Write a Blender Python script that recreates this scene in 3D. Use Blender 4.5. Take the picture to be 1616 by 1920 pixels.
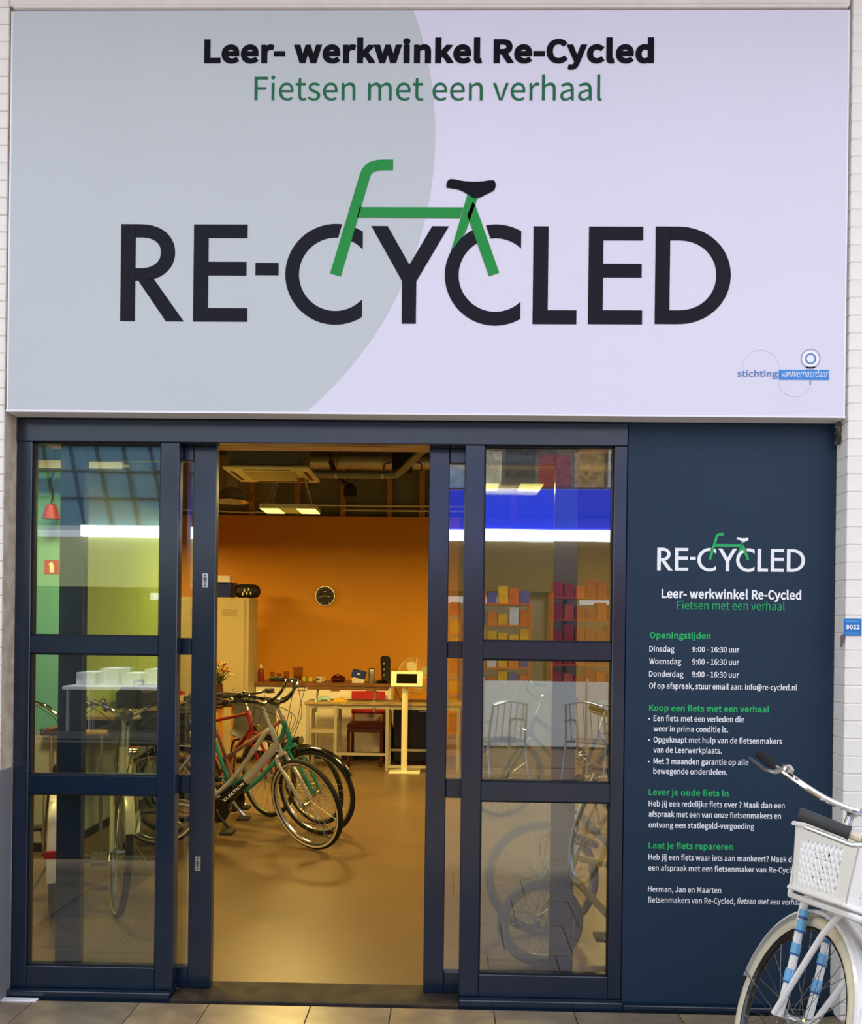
import bpy, math, random
from mathutils import Vector, Matrix
from mathutils.geometry import delaunay_2d_cdt

random.seed(7)
for o in list(bpy.data.objects):
    bpy.data.objects.remove(o, do_unlink=True)
SC = bpy.context.scene
COL = SC.collection
PI = math.pi
R_ = math.radians

# ------------------------------------------------------------------ camera
cam_data = bpy.data.cameras.new('camera')
cam = bpy.data.objects.new('camera', cam_data)
COL.objects.link(cam)
SC.camera = cam
cam_data.sensor_fit = 'AUTO'
cam_data.sensor_width = 36.0
cam_data.lens = 1617.0 / 1920.0 * 36.0        # about 30 mm
cam_data.shift_y = 230.0 / 1920.0             # upright verticals: the lens is shifted, not tilted
cam_data.clip_start = 0.05
cam.matrix_world = (Matrix.Translation((0.07, -3.63, 1.55)) @ Matrix.Rotation(R_(1.11), 4, 'Z')
                    @ Matrix.Rotation(PI / 2, 4, 'X') @ Matrix.Rotation(0.0125, 4, 'Z'))

# ------------------------------------------------------------------ world: overcast daylight over the passage
world = bpy.data.worlds.new('overcast_daylight')
SC.world = world
world.use_nodes = True
bg = world.node_tree.nodes['Background']
bg.inputs['Color'].default_value = (0.85, 0.90, 1.0, 1)
bg.inputs['Strength'].default_value = 1.92

# high sun from behind the shop block: the shop front stays in shade, the passage floor and the far side are sunlit
sun_data = bpy.data.lights.new('sun', 'SUN')
sun_data.energy = 5.0
sun_data.angle = R_(4.0)
sun_data.color = (1.0, 0.95, 0.86)
sun = bpy.data.objects.new('sun', sun_data)
COL.objects.link(sun)
sun.rotation_euler = Vector((-0.02, 0.10, 1.0)).to_track_quat('Z', 'Y').to_euler()

# ------------------------------------------------------------------ colour management
SC.view_settings.view_transform = 'Standard'
SC.view_settings.look = 'None'
SC.view_settings.gamma = 1.0
SC.view_settings.use_curve_mapping = False
SC.view_settings.exposure = 0.0

LAMP_POWER = 66.0
LAMP_COLOR = (1.0, 0.69, 0.20)


# ------------------------------------------------------------------ materials
def lin(c):
    if isinstance(c, str):
        c = tuple(int(c[i:i + 2], 16) / 255 for i in (0, 2, 4))
    return tuple((v / 12.92 if v <= 0.04045 else ((v + 0.055) / 1.055) ** 2.4) for v in c) + (1.0,)


MATS = {}


def mat(name, col, rough=0.5, metal=0.0, var=0.06, scale=12.0, bump=0.0, bscale=60.0, coat=0.0, emit=None, estr=0.0, stretch=None, spec=0.5):
    """procedural principled material; col is an sRGB hex"""
    if name in MATS:
        return MATS[name]
    m = bpy.data.materials.new(name)
    m.use_nodes = True
    nt = m.node_tree
    b = nt.nodes['Principled BSDF']
    b.inputs['Roughness'].default_value = rough
    b.inputs['Metallic'].default_value = metal
    b.inputs['Coat Weight'].default_value = coat
    b.inputs['Specular IOR Level'].default_value = spec
    base = lin(col)
    tc = nt.nodes.new('ShaderNodeTexCoord')
    src = tc.outputs['Object']
    if stretch:
        mp = nt.nodes.new('ShaderNodeMapping')
        mp.inputs['Scale'].default_value = stretch
        nt.links.new(src, mp.inputs['Vector'])
        src = mp.outputs['Vector']
    if var > 0:
        n = nt.nodes.new('ShaderNodeTexNoise')
        n.inputs['Scale'].default_value = scale
        n.inputs['Detail'].default_value = 4
        nt.links.new(src, n.inputs['Vector'])
        r = nt.nodes.new('ShaderNodeMapRange')
        r.inputs['From Min'].default_value = 0.25
        r.inputs['From Max'].default_value = 0.75
        r.inputs['To Min'].default_value = 1 - var
        r.inputs['To Max'].default_value = 1 + var
        nt.links.new(n.outputs['Fac'], r.inputs['Value'])
        mx = nt.nodes.new('ShaderNodeVectorMath')
        mx.operation = 'SCALE'
        mx.inputs[0].default_value = base[:3]
        nt.links.new(r.outputs['Result'], mx.inputs['Scale'])
        nt.links.new(mx.outputs['Vector'], b.inputs['Base Color'])
    else:
        b.inputs['Base Color'].default_value = base
    if bump > 0:
        n2 = nt.nodes.new('ShaderNodeTexNoise')
        n2.inputs['Scale'].default_value = bscale
        n2.inputs['Detail'].default_value = 5
        nt.links.new(src, n2.inputs['Vector'])
        bp = nt.nodes.new('ShaderNodeBump')
        bp.inputs['Strength'].default_value = bump
        bp.inputs['Distance'].default_value = 0.01
        nt.links.new(n2.outputs['Fac'], bp.inputs['Height'])
        nt.links.new(bp.outputs['Normal'], b.inputs['Normal'])
    if emit:
        b.inputs['Emission Color'].default_value = lin(emit)
        b.inputs['Emission Strength'].default_value = estr
    MATS[name] = m
    return m


def two_tone(name, c1, c2, scale, rough=0.5, lo=0.4, hi=0.6, bump=0.0, stretch=None, detail=6, coat=0.0):
    """noise blend of two colours, for stone, concrete, wood"""
    if name in MATS:
        return MATS[name]
    m = bpy.data.materials.new(name)
    m.use_nodes = True
    nt = m.node_tree
    b = nt.nodes['Principled BSDF']
    b.inputs['Roughness'].default_value = rough
    b.inputs['Coat Weight'].default_value = coat
    tc = nt.nodes.new('ShaderNodeTexCoord')
    src = tc.outputs['Object']
    if stretch:
        mp = nt.nodes.new('ShaderNodeMapping')
        mp.inputs['Scale'].default_value = stretch
        nt.links.new(src, mp.inputs['Vector'])
        src = mp.outputs['Vector']
    n = nt.nodes.new('ShaderNodeTexNoise')
    n.inputs['Scale'].default_value = scale
    n.inputs['Detail'].default_value = detail
    nt.links.new(src, n.inputs['Vector'])
    cr_ = nt.nodes.new('ShaderNodeValToRGB')
    cr_.color_ramp.elements[0].position = lo
    cr_.color_ramp.elements[0].color = lin(c1)
    cr_.color_ramp.elements[1].position = hi
    cr_.color_ramp.elements[1].color = lin(c2)
    nt.links.new(n.outputs['Fac'], cr_.inputs['Fac'])
    nt.links.new(cr_.outputs['Color'], b.inputs['Base Color'])
    if bump:
        bp = nt.nodes.new('ShaderNodeBump')
        bp.inputs['Strength'].default_value = bump
        bp.inputs['Distance'].default_value = 0.01
        nt.links.new(n.outputs['Fac'], bp.inputs['Height'])
        nt.links.new(bp.outputs['Normal'], b.inputs['Normal'])
    MATS[name] = m
    return m


def glass_mat(name, r0=0.12, tint='F4FAFA'):
    m = bpy.data.materials.new(name)
    m.use_nodes = True
    nt = m.node_tree
    nt.nodes.clear()
    out = nt.nodes.new('ShaderNodeOutputMaterial')
    tr = nt.nodes.new('ShaderNodeBsdfTransparent')
    tr.inputs['Color'].default_value = lin(tint)
    gl = nt.nodes.new('ShaderNodeBsdfGlossy')
    gl.inputs['Roughness'].default_value = 0.0
    # Schlick: r0 + (1 - r0) * (1 - cos)^5, the same from both sides of the pane
    lw = nt.nodes.new('ShaderNodeLayerWeight')
    lw.inputs['Blend'].default_value = 0.5
    pw = nt.nodes.new('ShaderNodeMath')
    pw.operation = 'POWER'
    pw.inputs[1].default_value = 5.0
    nt.links.new(lw.outputs['Facing'], pw.inputs[0])
    fr = nt.nodes.new('ShaderNodeMapRange')
    fr.inputs['To Min'].default_value = r0
    fr.inputs['To Max'].default_value = 1.0
    nt.links.new(pw.outputs['Value'], fr.inputs['Value'])
    # slightly wavy float glass
    tc = nt.nodes.new('ShaderNodeTexCoord')
    n = nt.nodes.new('ShaderNodeTexNoise')
    n.inputs['Scale'].default_value = 1.6
    bp = nt.nodes.new('ShaderNodeBump')
    bp.inputs['Strength'].default_value = 0.03
    bp.inputs['Distance'].default_value = 0.01
    nt.links.new(tc.outputs['Object'], n.inputs['Vector'])
    nt.links.new(n.outputs['Fac'], bp.inputs['Height'])
    nt.links.new(bp.outputs['Normal'], gl.inputs['Normal'])
    mx = nt.nodes.new('ShaderNodeMixShader')
    nt.links.new(fr.outputs['Result'], mx.inputs['Fac'])
    nt.links.new(tr.outputs['BSDF'], mx.inputs[1])
    nt.links.new(gl.outputs['BSDF'], mx.inputs[2])
    nt.links.new(mx.outputs['Shader'], out.inputs['Surface'])
    MATS[name] = m
    return m


# ------------------------------------------------------------------ mesh collecting
def cr(pts, n=6):
    """Catmull-Rom through pts"""
    P = [Vector(p) for p in pts]
    P = [P[0] * 2 - P[1]] + P + [P[-1] * 2 - P[-2]]
    out = []
    for i in range(1, len(P) - 2):
        p0, p1, p2, p3 = P[i - 1:i + 3]
        for j in range(n):
            t = j / n
            out.append(0.5 * ((2 * p1) + (p2 - p0) * t + (2 * p0 - 5 * p1 + 4 * p2 - p3) * t * t
                              + (3 * p1 - p0 - 3 * p2 + p3) * t ** 3))
    out.append(P[-2])
    return out


class MB:
    def __init__(self, tf=None):
        self.v = []
        self.f = []
        self.tf = tf

    def add(self, vs, fs, tf=None):
        o = len(self.v)
        for p in vs:
            p = Vector(p)
            if tf is not None:
                p = tf @ p
            if self.tf is not None:
                p = self.tf @ p
            self.v.append(p)
        self.f += [tuple(i + o for i in f) for f in fs]
        return self

    def box(self, x0, x1, y0, y1, z0, z1, b=0.0, tf=None):
        if b <= 0:
            vs = [(x, y, z) for x in (x0, x1) for y in (y0, y1) for z in (z0, z1)]
            fs = [(0, 1, 3, 2), (4, 6, 7, 5), (0, 4, 5, 1), (2, 3, 7, 6), (0, 2, 6, 4), (1, 5, 7, 3)]
            return self.add(vs, fs, tf)
        # chamfered box
        vs, idx = [], {}
        lo, hi = (x0, y0, z0), (x1, y1, z1)
        for sx in (0, 1):
            for sy in (0, 1):
                for sz in (0, 1):
                    s = (sx, sy, sz)
                    for a in range(3):
                        p = []
                        for k in range(3):
                            e = hi[k] if s[k] else lo[k]
                            if k != a:
                                e += -b if s[k] else b
                            p.append(e)
                        idx[(s, a)] = len(vs)
                        vs.append(p)
        fs = []
        for a in range(3):
            k1, k2 = (a + 1) % 3, (a + 2) % 3
            for e in (0, 1):
                q = []
                for (u, w) in ((0, 0), (1, 0), (1, 1), (0, 1)):
                    s = [0, 0, 0]
                    s[a] = e
                    s[k1] = u
                    s[k2] = w
                    q.append(idx[(tuple(s), a)])
                fs.append(tuple(q if e else q[::-1]))
        for a in range(3):
            k1, k2 = (a + 1) % 3, (a + 2) % 3
            for u in (0, 1):
                for w in (0, 1):
                    s0 = [0, 0, 0]
                    s0[k1] = u
                    s0[k2] = w
                    s1 = list(s0)
                    s1[a] = 1
                    q = [idx[(tuple(s0), k1)], idx[(tuple(s1), k1)], idx[(tuple(s1), k2)], idx[(tuple(s0), k2)]]
                    fs.append(tuple(q if (u ^ w) == 0 else q[::-1]))
        for sx in (0, 1):
            for sy in (0, 1):
                for sz in (0, 1):
                    s = (sx, sy, sz)
                    q = [idx[(s, 0)], idx[(s, 1)], idx[(s, 2)]]
                    fs.append(tuple(q if (sx + sy + sz) % 2 else q[::-1]))
        return self.add(vs, fs, tf)

    def tube(self, pts, r, n=8, cap=True, closed=False, flat=None):
        """sweep a ring along pts; r scalar or list; flat=(a, b) scales the ring's two axes"""
        P = [Vector(p) for p in pts]
        N = len(P)
        rr = r if isinstance(r, (list, tuple)) else [r] * N
        if len(rr) != N:
            rr = [rr[0] + (rr[-1] - rr[0]) * i / (N - 1) for i in range(N)]
        T = []
        for i in range(N):
            if closed:
                d = P[(i + 1) % N] - P[i - 1]
            else:
                d = P[min(i + 1, N - 1)] - P[max(i - 1, 0)]
            T.append(d.normalized())
        up = Vector((0, 0, 1)) if abs(T[0].z) < 0.9 else Vector((0, 1, 0))
        u = T[0].cross(up).normalized()
        vs, fs = [], []
        fa, fb = flat or (1, 1)
        for i in range(N):
            u = (u - T[i] * u.dot(T[i])).normalized()
            w = T[i].cross(u)
            for j in range(n):
                a = 2 * PI * j / n
                vs.append(P[i] + u * (math.cos(a) * rr[i] * fa) + w * (math.sin(a) * rr[i] * fb))
        M = N if closed else N - 1
        for i in range(M):
            i2 = (i + 1) % N
            for j in range(n):
                j2 = (j + 1) % n
                fs.append((i * n + j, i * n + j2, i2 * n + j2, i2 * n + j))
        if cap and not closed:
            fs.append(tuple(range(n))[::-1])
            fs.append(tuple((N - 1) * n + j for j in range(n)))
        return self.add(vs, fs)

    def lathe(self, c, prof, seg=24, axis='Z', closed=False, a0=0.0, a1=2 * PI):
        """revolve (radius, height) points about an axis through c"""
        full = abs(a1 - a0 - 2 * PI) < 1e-6
        K = seg if full else seg + 1
        vs, fs = [], []
        for i in range(K):
            a = a0 + (a1 - a0) * i / seg
            ca, sa = math.cos(a), math.sin(a)
            for (r, h) in prof:
                if axis == 'Z':
                    p = (r * ca, r * sa, h)
                elif axis == 'Y':
                    p = (r * ca, h, r * sa)
                else:
                    p = (h, r * ca, r * sa)
                vs.append((c[0] + p[0], c[1] + p[1], c[2] + p[2]))
        n = len(prof)
        M = n if closed else n - 1
        for i in range(seg if full else K - 1):
            i2 = (i + 1) % K
            for j in range(M):
                j2 = (j + 1) % n
                q = (i * n + j, i2 * n + j, i2 * n + j2, i * n + j2)
                fs.append(q if axis != 'Y' else q[::-1])
        return self.add(vs, fs)

    def prism(self, poly, y0, y1, plane='XZ'):
        """extrude a simple 2-D polygon; plane XZ extrudes along Y, XY along Z, YZ along X"""
        n = len(poly)
        A = sum(poly[i][0] * poly[(i + 1) % n][1] - poly[(i + 1) % n][0] * poly[i][1] for i in range(n))
        if A < 0:
            poly = poly[::-1]

        def P(p, h):
            return {'XZ': (p[0], h, p[1]), 'XY': (p[0], p[1], h), 'YZ': (h, p[0], p[1])}[plane]
        vs = [P(p, y0) for p in poly] + [P(p, y1) for p in poly]
        f0 = tuple(range(n))
        f1 = tuple(range(n, 2 * n))
        side = [(i, (i + 1) % n, n + (i + 1) % n, n + i) for i in range(n)]
        if plane == 'XZ':
            fs = [f0, f1[::-1]] + [s[::-1] for s in side]
        else:
            fs = [f0[::-1], f1] + side
        return self.add(vs, fs)

    def loft(self, rings, cap=True):
        n = len(rings[0])
        vs = [p for r in rings for p in r]
        fs = []
        for i in range(len(rings) - 1):
            for j in range(n):
                j2 = (j + 1) % n
                fs.append((i * n + j, i * n + j2, (i + 1) * n + j2, (i + 1) * n + j))
        if cap:
            fs.append(tuple(range(n))[::-1])
            fs.append(tuple((len(rings) - 1) * n + j for j in range(n)))
        return self.add(vs, fs)

    def mesh(self, name, m, smooth=True):
        me = bpy.data.meshes.new(name)
        me.from_pydata([tuple(p) for p in self.v], [], self.f)
        me.materials.append(m)
        if smooth and len(me.polygons):
            me.polygons.foreach_set('use_smooth', [True] * len(me.polygons))
            me.set_sharp_from_angle(angle=R_(38))
        me.update()
        return me

    def build(self, name, m, parent=None, smooth=True):
        return link(name, self.mesh(name, m, smooth), parent)


def link(name, data, parent=None, loc=None):
    o = bpy.data.objects.new(name, data)
    COL.objects.link(o)
    if parent is not None:
        o.parent = parent
    if loc is not None:
        o.location = loc
    return o


def tag(o, label, cat, group=None):
    o['label'] = label
    o['category'] = cat
    if group:
        o['group'] = group
    return o


def thing(name, label, cat, loc=(0, 0, 0), rz=0.0, group=None):
    o = bpy.data.objects.new(name, None)
    COL.objects.link(o)
    o.empty_display_size = 0.1
    o.location = loc
    o.rotation_euler = (0, 0, rz)
    return tag(o, label, cat, group)


def struct(o, label=None):
    o['kind'] = 'structure'
    if label:
        o['label'] = label
    return o


def sroot(name, label=None, loc=(0, 0, 0)):
    o = bpy.data.objects.new(name, None)
    COL.objects.link(o)
    o.location = loc
    return struct(o, label)


def bx(name, m, dims, parent=None, b=0.0, smooth=False):
    return MB().box(*dims, b=b).build(name, m, parent, smooth)

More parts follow.
